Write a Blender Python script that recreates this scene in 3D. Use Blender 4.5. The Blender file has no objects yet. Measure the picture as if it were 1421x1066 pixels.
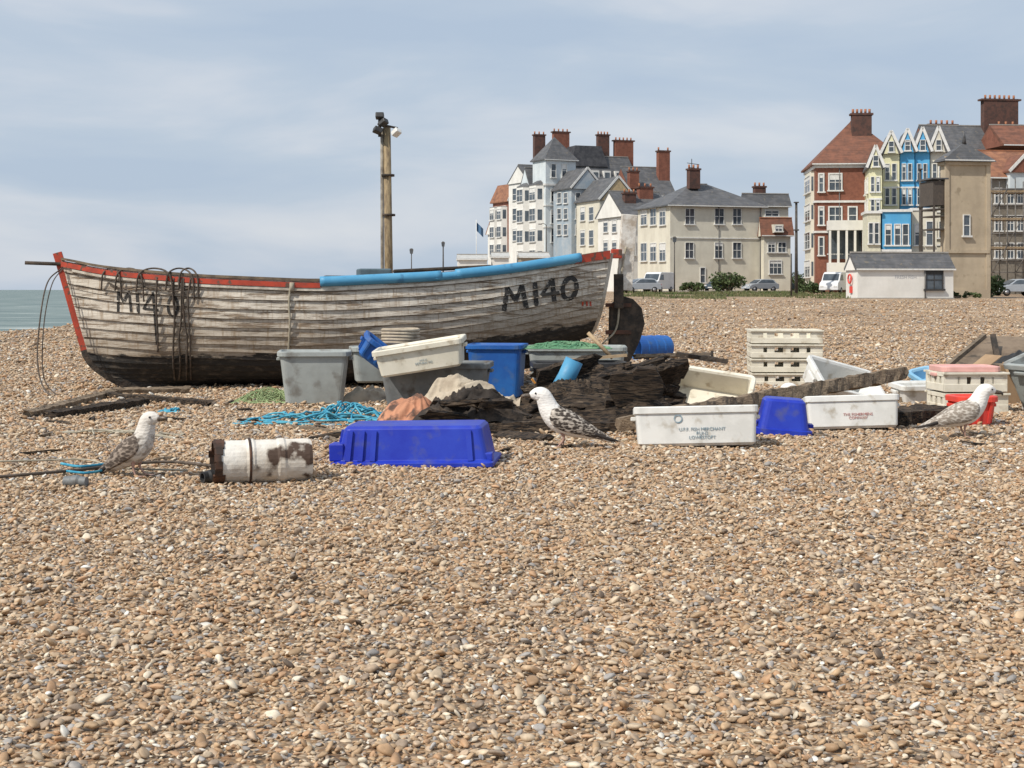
import bpy, bmesh, math, random
import numpy as np
from mathutils import Vector, Matrix, Euler, noise
R = math.radians
random.seed(4); rng = np.random.default_rng(7)
scene = bpy.context.scene
H, F, CX, HY = 1.2, 2000.0, 710.5, 402.0      # eye height (m), survey constants of the photo

def W(u, v, d):            # survey point: bearing/elevation reading at distance d -> world metres
    return Vector(((u-CX)/F*d, d, H-(v-HY)/F*d))
def GD(v): return H*F/(v-HY)

# ------------------------------------------------------------------ terrain
def terr(x, y):
    x = np.asarray(x, float); y = np.asarray(y, float)
    r = np.interp(y, [-50, 20, 60, 110, 155, 5000], [0, 0, .2, .49, .95, .95])
    t = np.clip((-12.6-x)/14., 0, 1); t = t*t*(3-2*t)
    und = .018*np.sin(x*1.1+y*.6)+.014*np.sin(y*1.9-x*.5+1)+.012*np.sin(x*2.3+y*2.9+2)+.05*np.sin(x*.16+1)*np.sin(y*.21)
    fade = np.clip((y-2)/6, 0, 1)
    far = np.clip((y-22)/20, 0, 1)*(.05*np.sin(y*.55+.6*np.sin(x*.3))+.035*np.sin(y*1.3+x*.35+.8*np.sin(x*.21)))
    far = far*np.clip((125-y)/15, 0, 1)
    return r-3.4*t+und*fade*.7*np.where(y > 60, .4, 1)+far
def tz(x, y): return float(terr(x, y))

# ------------------------------------------------------------------ materials
MATS = {}
def nd(nt, typ, **kw):
    n = nt.nodes.new(typ)
    for k, v in kw.items(): setattr(n, k, v)
    return n
def c4(c): return (c[0], c[1], c[2], 1)
def ramp(nt, stops, interp='LINEAR'):
    r = nd(nt, 'ShaderNodeValToRGB'); cr = r.color_ramp; cr.interpolation = interp
    while len(cr.elements) < len(stops): cr.elements.new(.5)
    for e, (p, c) in zip(cr.elements, stops):
        e.position = p; e.color = c4(c) if len(c) == 3 else c
    return r
def mixc(nt, fac, a, b, mode='MIX'):
    m = nd(nt, 'ShaderNodeMix', data_type='RGBA', blend_type=mode)
    for s, v in ((0, fac), (6, a), (7, b)):
        if isinstance(v, (int, float)): m.inputs[s].default_value = v
        elif isinstance(v, tuple): m.inputs[s].default_value = c4(v)
        else: nt.links.new(v, m.inputs[s])
    return m.outputs[2]
def mat(name, c1, c2=None, scale=4., rough=.7, bump=.0, bscale=30., metal=0., thr=(.42, .62), stretch=(1, 1, 1), c3=None, s3=20., thr3=(.6, .7), spec=.4, courses=None, cst=.35):
    if name in MATS: return MATS[name]
    m = bpy.data.materials.new(name); m.use_nodes = True; nt = m.node_tree
    b = nt.nodes['Principled BSDF']; b.inputs['Roughness'].default_value = rough; b.inputs['Metallic'].default_value = metal
    b.inputs['Specular IOR Level'].default_value = spec
    tc = nd(nt, 'ShaderNodeTexCoord'); mp = nd(nt, 'ShaderNodeMapping'); mp.inputs['Scale'].default_value = stretch
    nt.links.new(tc.outputs['Object'], mp.inputs['Vector'])
    c2 = c2 or tuple(x*.8 for x in c1)
    n1 = nd(nt, 'ShaderNodeTexNoise'); n1.inputs['Scale'].default_value = scale; n1.inputs['Detail'].default_value = 8; n1.inputs['Roughness'].default_value = .65
    nt.links.new(mp.outputs[0], n1.inputs['Vector'])
    rp = ramp(nt, [(thr[0], (0, 0, 0)), (thr[1], (1, 1, 1))]); nt.links.new(n1.outputs['Fac'], rp.inputs['Fac'])
    col = mixc(nt, rp.outputs['Color'], c1, c2)
    if c3:
        n3 = nd(nt, 'ShaderNodeTexNoise'); n3.inputs['Scale'].default_value = s3; n3.inputs['Detail'].default_value = 6
        nt.links.new(mp.outputs[0], n3.inputs['Vector'])
        r3 = ramp(nt, [(thr3[0], (0, 0, 0)), (thr3[1], (1, 1, 1))]); nt.links.new(n3.outputs['Fac'], r3.inputs['Fac'])
        col = mixc(nt, r3.outputs['Color'], col, c3)
    if courses:     # rain streaks / roof courses: noise stretched along the given axes
        mp2 = nd(nt, 'ShaderNodeMapping'); mp2.inputs['Scale'].default_value = courses; nt.links.new(tc.outputs['Object'], mp2.inputs['Vector'])
        n4 = nd(nt, 'ShaderNodeTexNoise'); n4.inputs['Scale'].default_value = 1; n4.inputs['Detail'].default_value = 5; nt.links.new(mp2.outputs[0], n4.inputs['Vector'])
        r4 = ramp(nt, [(.34, (.62, .60, .56)), (.6, (1.06, 1.06, 1.06))]); nt.links.new(n4.outputs['Fac'], r4.inputs['Fac'])
        col = mixc(nt, cst, col, r4.outputs['Color'], 'MULTIPLY')
    nt.links.new(col, b.inputs['Base Color'])
    if bump:
        nb = nd(nt, 'ShaderNodeTexNoise'); nb.inputs['Scale'].default_value = bscale; nb.inputs['Detail'].default_value = 6
        nt.links.new(mp.outputs[0], nb.inputs['Vector'])
        bp = nd(nt, 'ShaderNodeBump'); bp.inputs['Strength'].default_value = bump; bp.inputs['Distance'].default_value = .02
        nt.links.new(nb.outputs['Fac'], bp.inputs['Height']); nt.links.new(bp.outputs[0], b.inputs['Normal'])
    MATS[name] = m; return m

PEB = [(0, (.43, .295, .175)), (.16, (.48, .35, .225)), (.30, (.38, .245, .14)), (.42, (.54, .43, .305)), (.55, (.32, .245, .18)),
       (.63, (.46, .345, .24)), (.72, (.45, .28, .16)), (.81, (.63, .55, .43)), (.88, (.18, .135, .10)), (.925, (.35, .325, .30)), (.983, (.71, .68, .61))]
peb = bpy.data.materials.new('pebble_stone'); peb.use_nodes = True; nt = peb.node_tree; b = nt.nodes['Principled BSDF']
b.inputs['Roughness'].default_value = .6; b.inputs['Specular IOR Level'].default_value = .35
at = nd(nt, 'ShaderNodeAttribute', attribute_type='INSTANCER', attribute_name='tint')
rp = ramp(nt, PEB, 'CONSTANT'); nt.links.new(at.outputs['Fac'], rp.inputs['Fac'])
at2 = nd(nt, 'ShaderNodeAttribute', attribute_type='INSTANCER', attribute_name='val')
tc = nd(nt, 'ShaderNodeTexCoord'); n1 = nd(nt, 'ShaderNodeTexNoise'); n1.inputs['Scale'].default_value = 1.9; n1.inputs['Detail'].default_value = 5
nt.links.new(tc.outputs['Object'], n1.inputs['Vector'])
mr = nd(nt, 'ShaderNodeMapRange'); mr.inputs[1].default_value = .3; mr.inputs[2].default_value = .7; mr.inputs[3].default_value = .75; mr.inputs[4].default_value = 1.2
nt.links.new(n1.outputs['Fac'], mr.inputs[0])
mm = nd(nt, 'ShaderNodeMath', operation='MULTIPLY'); nt.links.new(mr.outputs[0], mm.inputs[0]); nt.links.new(at2.outputs['Fac'], mm.inputs[1])
vm = nd(nt, 'ShaderNodeVectorMath', operation='SCALE'); nt.links.new(rp.outputs['Color'], vm.inputs[0]); nt.links.new(mm.outputs[0], vm.inputs['Scale'])
nt.links.new(vm.outputs[0], b.inputs['Base Color'])

sh = bpy.data.materials.new('shingle'); sh.use_nodes = True; nt = sh.node_tree; b = nt.nodes['Principled BSDF']; b.inputs['Roughness'].default_value = .85
tc = nd(nt, 'ShaderNodeTexCoord')
vo = nd(nt, 'ShaderNodeTexVoronoi'); vo.inputs['Scale'].default_value = 50; nt.links.new(tc.outputs['Object'], vo.inputs['Vector'])
sp = nd(nt, 'ShaderNodeSeparateColor'); nt.links.new(vo.outputs['Color'], sp.inputs[0])
rp = ramp(nt, PEB, 'CONSTANT'); nt.links.new(sp.outputs[0], rp.inputs['Fac'])
vb = nd(nt, 'ShaderNodeTexVoronoi'); vb.inputs['Scale'].default_value = 7; nt.links.new(tc.outputs['Object'], vb.inputs['Vector'])
sb = nd(nt, 'ShaderNodeSeparateColor'); nt.links.new(vb.outputs['Color'], sb.inputs[0])
rb = ramp(nt, [(0, (.50, .47, .44)), (.4, (.88, .86, .84)), (.8, (1.05, 1.03, 1.0)), (1, (1.45, 1.45, 1.4))]); nt.links.new(sb.outputs[0], rb.inputs['Fac'])
c = mixc(nt, .85, rp.outputs['Color'], rb.outputs['Color'], 'MULTIPLY')
nl = nd(nt, 'ShaderNodeTexNoise'); nl.inputs['Scale'].default_value = .25; nl.inputs['Detail'].default_value = 10; nl.inputs['Roughness'].default_value = .72; nt.links.new(tc.outputs['Object'], nl.inputs['Vector'])
rl = ramp(nt, [(.35, (.64, .59, .54)), (.5, (.92, .90, .87)), (.65, (1.12, 1.09, 1.05))]); nt.links.new(nl.outputs['Fac'], rl.inputs['Fac'])
c = mixc(nt, 1., c, rl.outputs['Color'], 'MULTIPLY')
rd = ramp(nt, [(0, (1, 1, 1)), (.6, (.75, .72, .7)), (1, (.3, .27, .25))]); nt.links.new(vo.outputs['Distance'], rd.inputs['Fac'])
c = mixc(nt, .6, c, rd.outputs['Color'], 'MULTIPLY')
nt.links.new(c, b.inputs['Base Color'])
bp = nd(nt, 'ShaderNodeBump'); bp.inputs['Strength'].default_value = .8; bp.inputs['Distance'].default_value = .012; bp.invert = True
nt.links.new(vo.outputs['Distance'], bp.inputs['Height'])
bp2 = nd(nt, 'ShaderNodeBump'); bp2.inputs['Strength'].default_value = .7; bp2.inputs['Distance'].default_value = .06; bp2.invert = True
nt.links.new(vb.outputs['Distance'], bp2.inputs['Height']); nt.links.new(bp.outputs[0], bp2.inputs['Normal']); nt.links.new(bp2.outputs[0], b.inputs['Normal'])

glass = mat('window_glass', (.05, .065, .08), (.11, .13, .15), rough=.12, scale=.8, spec=.6)
wframe = mat('white_joinery', (.72, .72, .70), (.6, .6, .57), rough=.6)

# ------------------------------------------------------------------ builder
class Bd:
    def __init__(s, name, loc=(0, 0, 0), rot=(0, 0, 0)):
        s.e = bpy.data.objects.new(name, None); s.e.empty_display_size = .3; scene.collection.objects.link(s.e)
        s.e.location = loc; s.e.rotation_euler = rot; s.p = {}
    def mesh(s, part, m, vs, fs, smooth=False, bevel=0):
        d = s.p.setdefault(part, dict(m=m, v=[], f=[], s=smooth, b=bevel)); o = len(d['v'])
        d['v'] += [tuple(v) for v in vs]; d['f'] += [tuple(i+o for i in f) for f in fs]
    def box(s, part, m, c, size, rot=None, taper=1., **k):
        x, y, z = (q/2 for q in size)
        vs = [Vector(((-x, x)[i & 1]*(1 if i < 4 else taper), (-y, y)[(i >> 1) & 1]*(1 if i < 4 else taper), (-z, z)[i >> 2])) for i in range(8)]
        if rot is not None:
            M = Euler(rot).to_matrix(); vs = [M @ v for v in vs]
        vs = [v+Vector(c) for v in vs]
        s.mesh(part, m, vs, [(0, 2, 3, 1), (4, 5, 7, 6), (0, 1, 5, 4), (2, 6, 7, 3), (0, 4, 6, 2), (1, 3, 7, 5)], **k)
    def beam(s, part, m, a, b, w, h, up=(0, 0, 1), **k):
        a, b = Vector(a), Vector(b); d = (b-a).normalized(); sx = d.cross(Vector(up)).normalized(); u = sx.cross(d)
        vs = [p+sx*i*w/2+u*j*h/2 for p in (a, b) for i, j in ((-1, -1), (1, -1), (1, 1), (-1, 1))]
        s.mesh(part, m, vs, [(0, 1, 2, 3), (7, 6, 5, 4), (0, 4, 5, 1), (1, 5, 6, 2), (2, 6, 7, 3), (3, 7, 4, 0)], **k)
    def tube(s, part, m, pts, r, n=8, smooth=True, cat=True, caps=True):
        pts = [Vector(p) for p in pts]
        if cat and len(pts) > 2: pts = catmull(pts)
        rs = r if callable(r) else (lambda t: r)
        vs = []; fs = []; N = len(pts); pu = None
        for i, p in enumerate(pts):
            t = (pts[min(i+1, N-1)]-pts[max(i-1, 0)])
            if t.length < 1e-6: t = Vector((0, 0, 1))
            t.normalize()
            if pu is None: pu = t.orthogonal().normalized()
            pu = (pu-t*pu.dot(t)); pu = pu.normalized() if pu.length > 1e-4 else t.orthogonal().normalized()
            w = t.cross(pu); rr = rs(i/(N-1))
            for k in range(n):
                a = 2*math.pi*k/n; vs.append(p+(pu*math.cos(a)+w*math.sin(a))*rr)
        for i in range(N-1):
            for k in range(n):
                k2 = (k+1) % n; fs.append((i*n+k, i*n+k2, (i+1)*n+k2, (i+1)*n+k))
        if caps: fs += [tuple(range(n))[::-1], tuple(range((N-1)*n, N*n))]
        s.mesh(part, m, vs, fs, smooth=smooth)
    def rings(s, part, m, rings, M=None, cap0=True, cap1=True, smooth=False, bevel=0):
        n = len(rings[0]); vs = [Vector(p) for r in rings for p in r]
        if M: vs = [M @ v for v in vs]
        fs = [(i*n+k, i*n+(k+1) % n, (i+1)*n+(k+1) % n, (i+1)*n+k) for i in range(len(rings)-1) for k in range(n)]
        if cap0: fs.append(tuple(range(n))[::-1])
        if cap1: fs.append(tuple(range((len(rings)-1)*n, len(rings)*n)))
        s.mesh(part, m, vs, fs, smooth=smooth, bevel=bevel)
    def done(s):
        for part, d in s.p.items():
            me = bpy.data.meshes.new(part); me.from_pydata(d['v'], [], d['f']); me.materials.append(d['m'])
            if d['s']:
                me.polygons.foreach_set('use_smooth', [True]*len(me.polygons))
            me.update(); o = bpy.data.objects.new(part, me); scene.collection.objects.link(o); o.parent = s.e
            if d['b']:
                bv = o.modifiers.new('bevel', 'BEVEL'); bv.width = d['b']; bv.segments = 2; bv.limit_method = 'ANGLE'
        return s.e
def catmull(P, n=8):
    out = []; P = [P[0]*2-P[1]]+P+[P[-1]*2-P[-2]]
    for i in range(1, len(P)-2):
        for k in range(n):
            t = k/n; a, b_, c_, d = P[i-1:i+3]
            out.append(.5*((2*b_)+(c_-a)*t+(2*a-5*b_+4*c_-d)*t*t+(3*b_-a-3*c_+d)*t**3))
    out.append(P[-2]); return out
def rr(l, w, r, z, n=4, ox=0, oy=0):
    r = min(r, l/2-.001, w/2-.001); out = []
    for cx, cy, a0 in ((l/2-r, w/2-r, 0), (-l/2+r, w/2-r, 90), (-l/2+r, -w/2+r, 180), (l/2-r, -w/2+r, 270)):
        for k in range(n+1):
            a = R(a0+90*k/n); out.append((cx+r*math.cos(a)+ox, cy+r*math.sin(a)+oy, z))
    return out

# ------------------------------------------------------------------ ground, sea
def grid_obj(name, xs, ys, zf, m):
    X, Y = np.meshgrid(xs, ys); Z = zf(X, Y); v = np.stack([X, Y, Z], -1).reshape(-1, 3); nx = len(xs); ny = len(ys)
    i = np.arange((ny-1)*(nx-1)); a = (i//(nx-1))*nx+i % (nx-1)
    f = np.stack([a, a+1, a+nx+1, a+nx], 1)
    me = bpy.data.meshes.new(name); me.vertices.add(len(v)); me.vertices.foreach_set('co', v.ravel())
    me.loops.add(f.size); me.loops.foreach_set('vertex_index', f.ravel()); me.polygons.add(len(f)); me.polygons.foreach_set('loop_start', np.arange(0, f.size, 4))
    me.update(); me.validate(); me.polygons.foreach_set('use_smooth', [True]*len(f)); me.materials.append(m)
    o = bpy.data.objects.new(name, me); scene.collection.objects.link(o); return o
xs = np.concatenate([np.linspace(-45, -14, 40), np.linspace(-13.8, 14, 160), np.linspace(14.5, 50, 70), 50*np.geomspace(1.03, 90, 50)])
ys = np.concatenate([np.linspace(-12, 2, 12), np.linspace(2.1, 30, 200), np.linspace(30.3, 130, 260), np.geomspace(131, 5000, 60)])
grid_obj('shingle_beach', xs, ys, terr, sh)

sea = bpy.data.materials.new('sea_water'); sea.use_nodes = True; nt = sea.node_tree; b = nt.nodes['Principled BSDF']
b.inputs['Roughness'].default_value = .5; b.inputs['Specular IOR Level'].default_value = .25
tc = nd(nt, 'ShaderNodeTexCoord'); mp = nd(nt, 'ShaderNodeMapping'); mp.inputs['Scale'].default_value = (.08, .35, 1); nt.links.new(tc.outputs['Object'], mp.inputs[0])
n1 = nd(nt, 'ShaderNodeTexNoise'); n1.inputs['Scale'].default_value = 1; n1.inputs['Detail'].default_value = 9; nt.links.new(mp.outputs[0], n1.inputs['Vector'])
rp = ramp(nt, [(.3, (.09, .13, .13)), (.52, (.14, .19, .18)), (.62, (.23, .28, .26)), (.70, (.52, .54, .52))]); nt.links.new(n1.outputs['Fac'], rp.inputs['Fac'])
nt.links.new(rp.outputs[0], b.inputs['Base Color'])
bp = nd(nt, 'ShaderNodeBump'); bp.inputs['Strength'].default_value = .8; bp.inputs['Distance'].default_value = .6
nt.links.new(n1.outputs['Fac'], bp.inputs['Height']); nt.links.new(bp.outputs[0], b.inputs['Normal'])
grid_obj('sea', np.array([-9000, -3000, -500, -100, -14.]), np.concatenate([np.linspace(-300, 500, 10), np.geomspace(600, 15000, 10)]), lambda X, Y: X*0-2.2, sea)

# ------------------------------------------------------------------ pebbles
col = bpy.data.collections.new('pebble_kinds')
for k in range(8):
    bm = bmesh.new(); bmesh.ops.create_icosphere(bm, subdivisions=2, radius=.5)
    for v in bm.verts:
        p = v.co.normalized(); d = noise.noise(p*1.1+Vector((k*7.1, 0, 3)))*.45+noise.noise(p*2.3+Vector((k*3.1, 5, 3)))*.2
        v.co = p*(.5*(1+d)); v.co.y *= .5+.08*(k % 4); v.co.z *= .30+.06*(k % 3)
    me = bpy.data.meshes.new('pebble'); bm.to_mesh(me); bm.free(); me.polygons.foreach_set('use_smooth', [True]*len(me.polygons)); me.materials.append(peb)
    col.objects.link(bpy.data.objects.new('pebble_kind_%d' % k, me))
def scatter():
    yy = np.linspace(3.0, 100, 2000); dens = np.interp(yy, [3, 8, 12, 18, 23, 30, 42, 60, 100], [3500, 2800, 1800, 950, 480, 170, 55, 20, 9]); pdf = dens*(.8*yy+.9)
    N = int(np.sum(pdf)*(yy[1]-yy[0]))
    cdf = np.cumsum(pdf); cdf /= cdf[-1]; y = np.interp(rng.random(N), cdf, yy); x = (rng.random(N)-.5)*(.8*y+.9)
    ok = x > -15; x = x[ok]; y = y[ok]; N = len(x)
    size = np.exp(rng.normal(math.log(.0182), .40, N)).clip(.009, .052)*np.interp(y, [3, 8, 12, 18, 30, 60, 100], [1, 1.10, 1.34, 1.7, 2.5, 3.8, 5.2])
    z = terr(x, y)+rng.uniform(-.15, .42, N)*size
    co = np.stack([x, y, z], 1)
    me = bpy.data.meshes.new('beach_pebbles'); me.vertices.add(N); me.vertices.foreach_set('co', co.ravel())
    def A(n, t, d, key='value'):
        a = me.attributes.new(n, t, 'POINT'); a.data.foreach_set(key, d.ravel())
    A('rot', 'FLOAT_VECTOR', np.stack([rng.normal(0, .38, N), rng.normal(0, .38, N), rng.uniform(0, 6.28, N)], 1), 'vector')
    A('scl', 'FLOAT', size); A('tint', 'FLOAT', rng.random(N)); A('val', 'FLOAT', rng.uniform(.82, 1.18, N)); A('pick', 'INT', rng.integers(0, 8, N).astype(np.int32))
    o = bpy.data.objects.new('beach_pebbles', me); scene.collection.objects.link(o)
    g = bpy.data.node_groups.new('pebble_scatter', 'GeometryNodeTree')
    g.interface.new_socket('Geometry', in_out='INPUT', socket_type='NodeSocketGeometry'); g.interface.new_socket('Geometry', in_out='OUTPUT', socket_type='NodeSocketGeometry')
    gi = g.nodes.new('NodeGroupInput'); go = g.nodes.new('NodeGroupOutput')
    ci = g.nodes.new('GeometryNodeCollectionInfo'); ci.inputs['Collection'].default_value = col; ci.inputs['Separate Children'].default_value = True; ci.inputs['Reset Children'].default_value = True
    iop = g.nodes.new('GeometryNodeInstanceOnPoints'); iop.inputs['Pick Instance'].default_value = True
    def na(n, t):
        q = g.nodes.new('GeometryNodeInputNamedAttribute'); q.data_type = t; q.inputs['Name'].default_value = n; return q.outputs[0]
    L = g.links.new
    L(gi.outputs[0], iop.inputs['Points']); L(ci.outputs[0], iop.inputs['Instance']); L(na('pick', 'INT'), iop.inputs['Instance Index'])
    er = g.nodes.new('FunctionNodeEulerToRotation'); L(na('rot', 'FLOAT_VECTOR'), er.inputs[0]); L(er.outputs[0], iop.inputs['Rotation'])
    L(na('scl', 'FLOAT'), iop.inputs['Scale']); L(iop.outputs[0], go.inputs[0])
    md = o.modifiers.new('scatter', 'NODES'); md.node_group = g
scatter()

# ------------------------------------------------------------------ BOAT
BL = 6.72; BTH = R(11.6); BO = Vector((-5.5, 17.6, 0))
NP = 17
S_ = [0, .05, .12, .25, .45, .66, .8, .94, 1]
def zs(s): return np.interp(s, S_, [1.57, 1.48, 1.42, 1.345, 1.29, 1.36, 1.455, 1.60, 1.67])
def smooth_interp(f, s, w=.04): return (f(np.clip(s-w, 0, 1))+2*f(np.clip(s, 0, 1))+f(np.clip(s+w, 0, 1)))/4
def ZS(s): return smooth_interp(zs, s, .03)
def ZK(s): return np.interp(s, [0, .35, .6, .75, .9, 1], [.03, .03, .09, .2, .42, .6])
def BB(s): return np.interp(s, [0, .04, .1, .18, .3, .45, .6, .8, 1], [.03, .2, .44, .68, .93, 1.08, 1.1, .98, .74])
def hull(s, a, off=0.):
    """s 0..1 bow-stern, a 0..1 sheer-keel, near side (local -y)"""
    s = np.asarray(s, float); a = np.asarray(a, float); A_ = a*math.pi/2
    d = np.sin(A_)**1.0
    p = np.interp(s, [0, .1, .3, .6, 1], [1.25, 1.05, .62, .5, .62])
    B_ = smooth_interp(BB, s, .025)*np.cos(np.minimum(A_, math.pi/2-1e-4))**p
    B_ = np.maximum(B_, .03)+.006*np.sin(s*41+a*9)*np.sin(a*3.14)*np.clip(s*8, 0, 1)
    xb = np.where(d < .75, .42*d, .315+(np.clip(d-.75, 0, 1)/.25)**1.6*.5)
    xe = BL-.16*d
    zz = ZS(s); zk = smooth_interp(ZK, s, .05)
    x = xb+s*(xe-xb); z = zz-(zz-zk)*d+.006*np.sin(s*29+a*14)*np.sin(a*3.14)
    ny = np.cos(A_)**.6; nz = np.sin(A_)
    return np.stack([x+0*B_, -(B_+off*ny), z-off*nz*.5], -1)
def lap(a): return .026*((a*NP) % 1.0)
bm_w = Matrix.Translation(BO) @ Matrix.Rotation(BTH, 4, 'Z')
def proj(p):
    w = bm_w @ Vector(p); return CX+F*w.x/w.y, HY-F*(w.z-H)/w.y
_sg, _ag = np.meshgrid(np.linspace(0, 1, 300), np.linspace(0, .8, 80)); _P = hull(_sg, _ag)
_X = BO.x+_P[..., 0]*math.cos(BTH)-_P[..., 1]*math.sin(BTH); _Y = BO.y+_P[..., 0]*math.sin(BTH)+_P[..., 1]*math.cos(BTH)
_U = CX+F*_X/_Y; _V = HY-F*(_P[..., 2]-H)/_Y
def on_hull(u, v, off=.006):
    i = np.argmin((_U-u)**2+(_V-v)**2); s, a = float(_sg.flat[i]), float(_ag.flat[i])
    for _ in range(4):
        f = lambda s, a: np.array(proj(hull(s, a)))
        p0 = f(s, a); J = np.stack([(f(s+1e-3, a)-p0)/1e-3, (f(s, a+1e-3)-p0)/1e-3], 1)
        ds = np.linalg.lstsq(J, np.array([u, v])-p0, rcond=None)[0]; s = min(max(s+ds[0], 0), 1); a = min(max(a+ds[1], 0), .95)
    return Vector(hull(s, a, float(lap(a))+off))

hm = bpy.data.materials.new('weathered_hull_paint'); hm.use_nodes = True; nt = hm.node_tree; b = nt.nodes['Principled BSDF']; b.inputs['Roughness'].default_value = .75
at = nd(nt, 'ShaderNodeAttribute', attribute_name='huv')
def noi(scale, st, det=8, rgh=.65):
    mp = nd(nt, 'ShaderNodeMapping'); mp.inputs['Scale'].default_value = st; nt.links.new(at.outputs['Vector'], mp.inputs[0])
    n = nd(nt, 'ShaderNodeTexNoise'); n.inputs['Scale'].default_value = scale; n.inputs['Detail'].default_value = det; n.inputs['Roughness'].default_value = rgh
    nt.links.new(mp.outputs[0], n.inputs['Vector']); return n.outputs['Fac']
def rmp(f, a, b_):
    r = ramp(nt, [(a, (0, 0, 0)), (b_, (1, 1, 1))]); nt.links.new(f, r.inputs['Fac']); return r.outputs['Color']
white = mixc(nt, rmp(noi(2.5, (1, 2, 0)), .35, .65), (.72, .67, .58), (.48, .43, .36))
wood = mixc(nt, rmp(noi(9, (.5, 5, 0)), .4, .6), (.27, .20, .14), (.11, .08, .055))
peel = mixc(nt, rmp(noi(5, (.35, 3.2, 0), 10, .78), .495, .57), white, wood)
peel = mixc(nt, rmp(noi(14, (.2, 6, 0), 8, .7), .54, .62), peel, (.27, .22, .165))
streak = mixc(nt, rmp(noi(7, (3, .35, 0), 6), .51, .70), peel, (.28, .20, .125))
tar = mixc(nt, rmp(noi(7, (1, 2, 0)), .5, .72), (.018, .016, .014), (.10, .08, .06))
at3 = nd(nt, 'ShaderNodeAttribute', attribute_name='wl')
ad = nd(nt, 'ShaderNodeMath', operation='MULTIPLY_ADD'); nt.links.new(noi(4, (1, 2.5, 0)), ad.inputs[0]); ad.inputs[1].default_value = .32; nt.links.new(at3.outputs['Fac'], ad.inputs[2])
grime = nd(nt, 'ShaderNodeMapRange'); nt.links.new(ad.outputs[0], grime.inputs[0]); grime.inputs[1].default_value = .16; grime.inputs[2].default_value = .65; grime.inputs[3].default_value = .65; grime.inputs[4].default_value = 0
streak = mixc(nt, grime.outputs[0], streak, (.21, .155, .10))
fin = mixc(nt, rmp(ad.outputs[0], .155, .19), tar, streak)
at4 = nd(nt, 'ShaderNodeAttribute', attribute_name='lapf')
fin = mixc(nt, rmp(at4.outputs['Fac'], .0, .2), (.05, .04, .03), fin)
nt.links.new(fin, b.inputs['Base Color'])
bp = nd(nt, 'ShaderNodeBump'); bp.inputs['Strength'].default_value = .7; bp.inputs['Distance'].default_value = .01
nt.links.new(noi(12, (.4, 5, 0)), bp.inputs['Height']); nt.links.new(bp.outputs[0], b.inputs['Normal'])

red = mat('red_rail_paint', (.46, .06, .03), (.30, .05, .03), scale=6, rough=.6, c3=(.12, .07, .05), s3=14, thr3=(.56, .64))
pblue = mat('pale_blue_pipe', (.07, .28, .48), (.10, .33, .52), scale=3, rough=.5, c3=(.06, .2, .35), s3=9)
darkw = mat('tarred_wood', (.03, .026, .022), (.08, .06, .045), scale=8, rough=.85, bump=.5)
oldw = mat('weathered_wood', (.22, .17, .12), (.10, .075, .05), scale=5, rough=.85, bump=.6, stretch=(1, 1, 5))
rope_d = mat('dark_rope', (.06, .05, .04), (.13, .10, .08), scale=20, rough=.9)
rope_w = mat('pale_rope', (.42, .38, .30), (.3, .27, .2), scale=20, rough=.9)
letter = mat('black_lettering', (.018, .017, .016), (.05, .045, .04), scale=14, rough=.7, c3=(.3, .27, .23), s3=30, thr3=(.62, .66))

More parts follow.
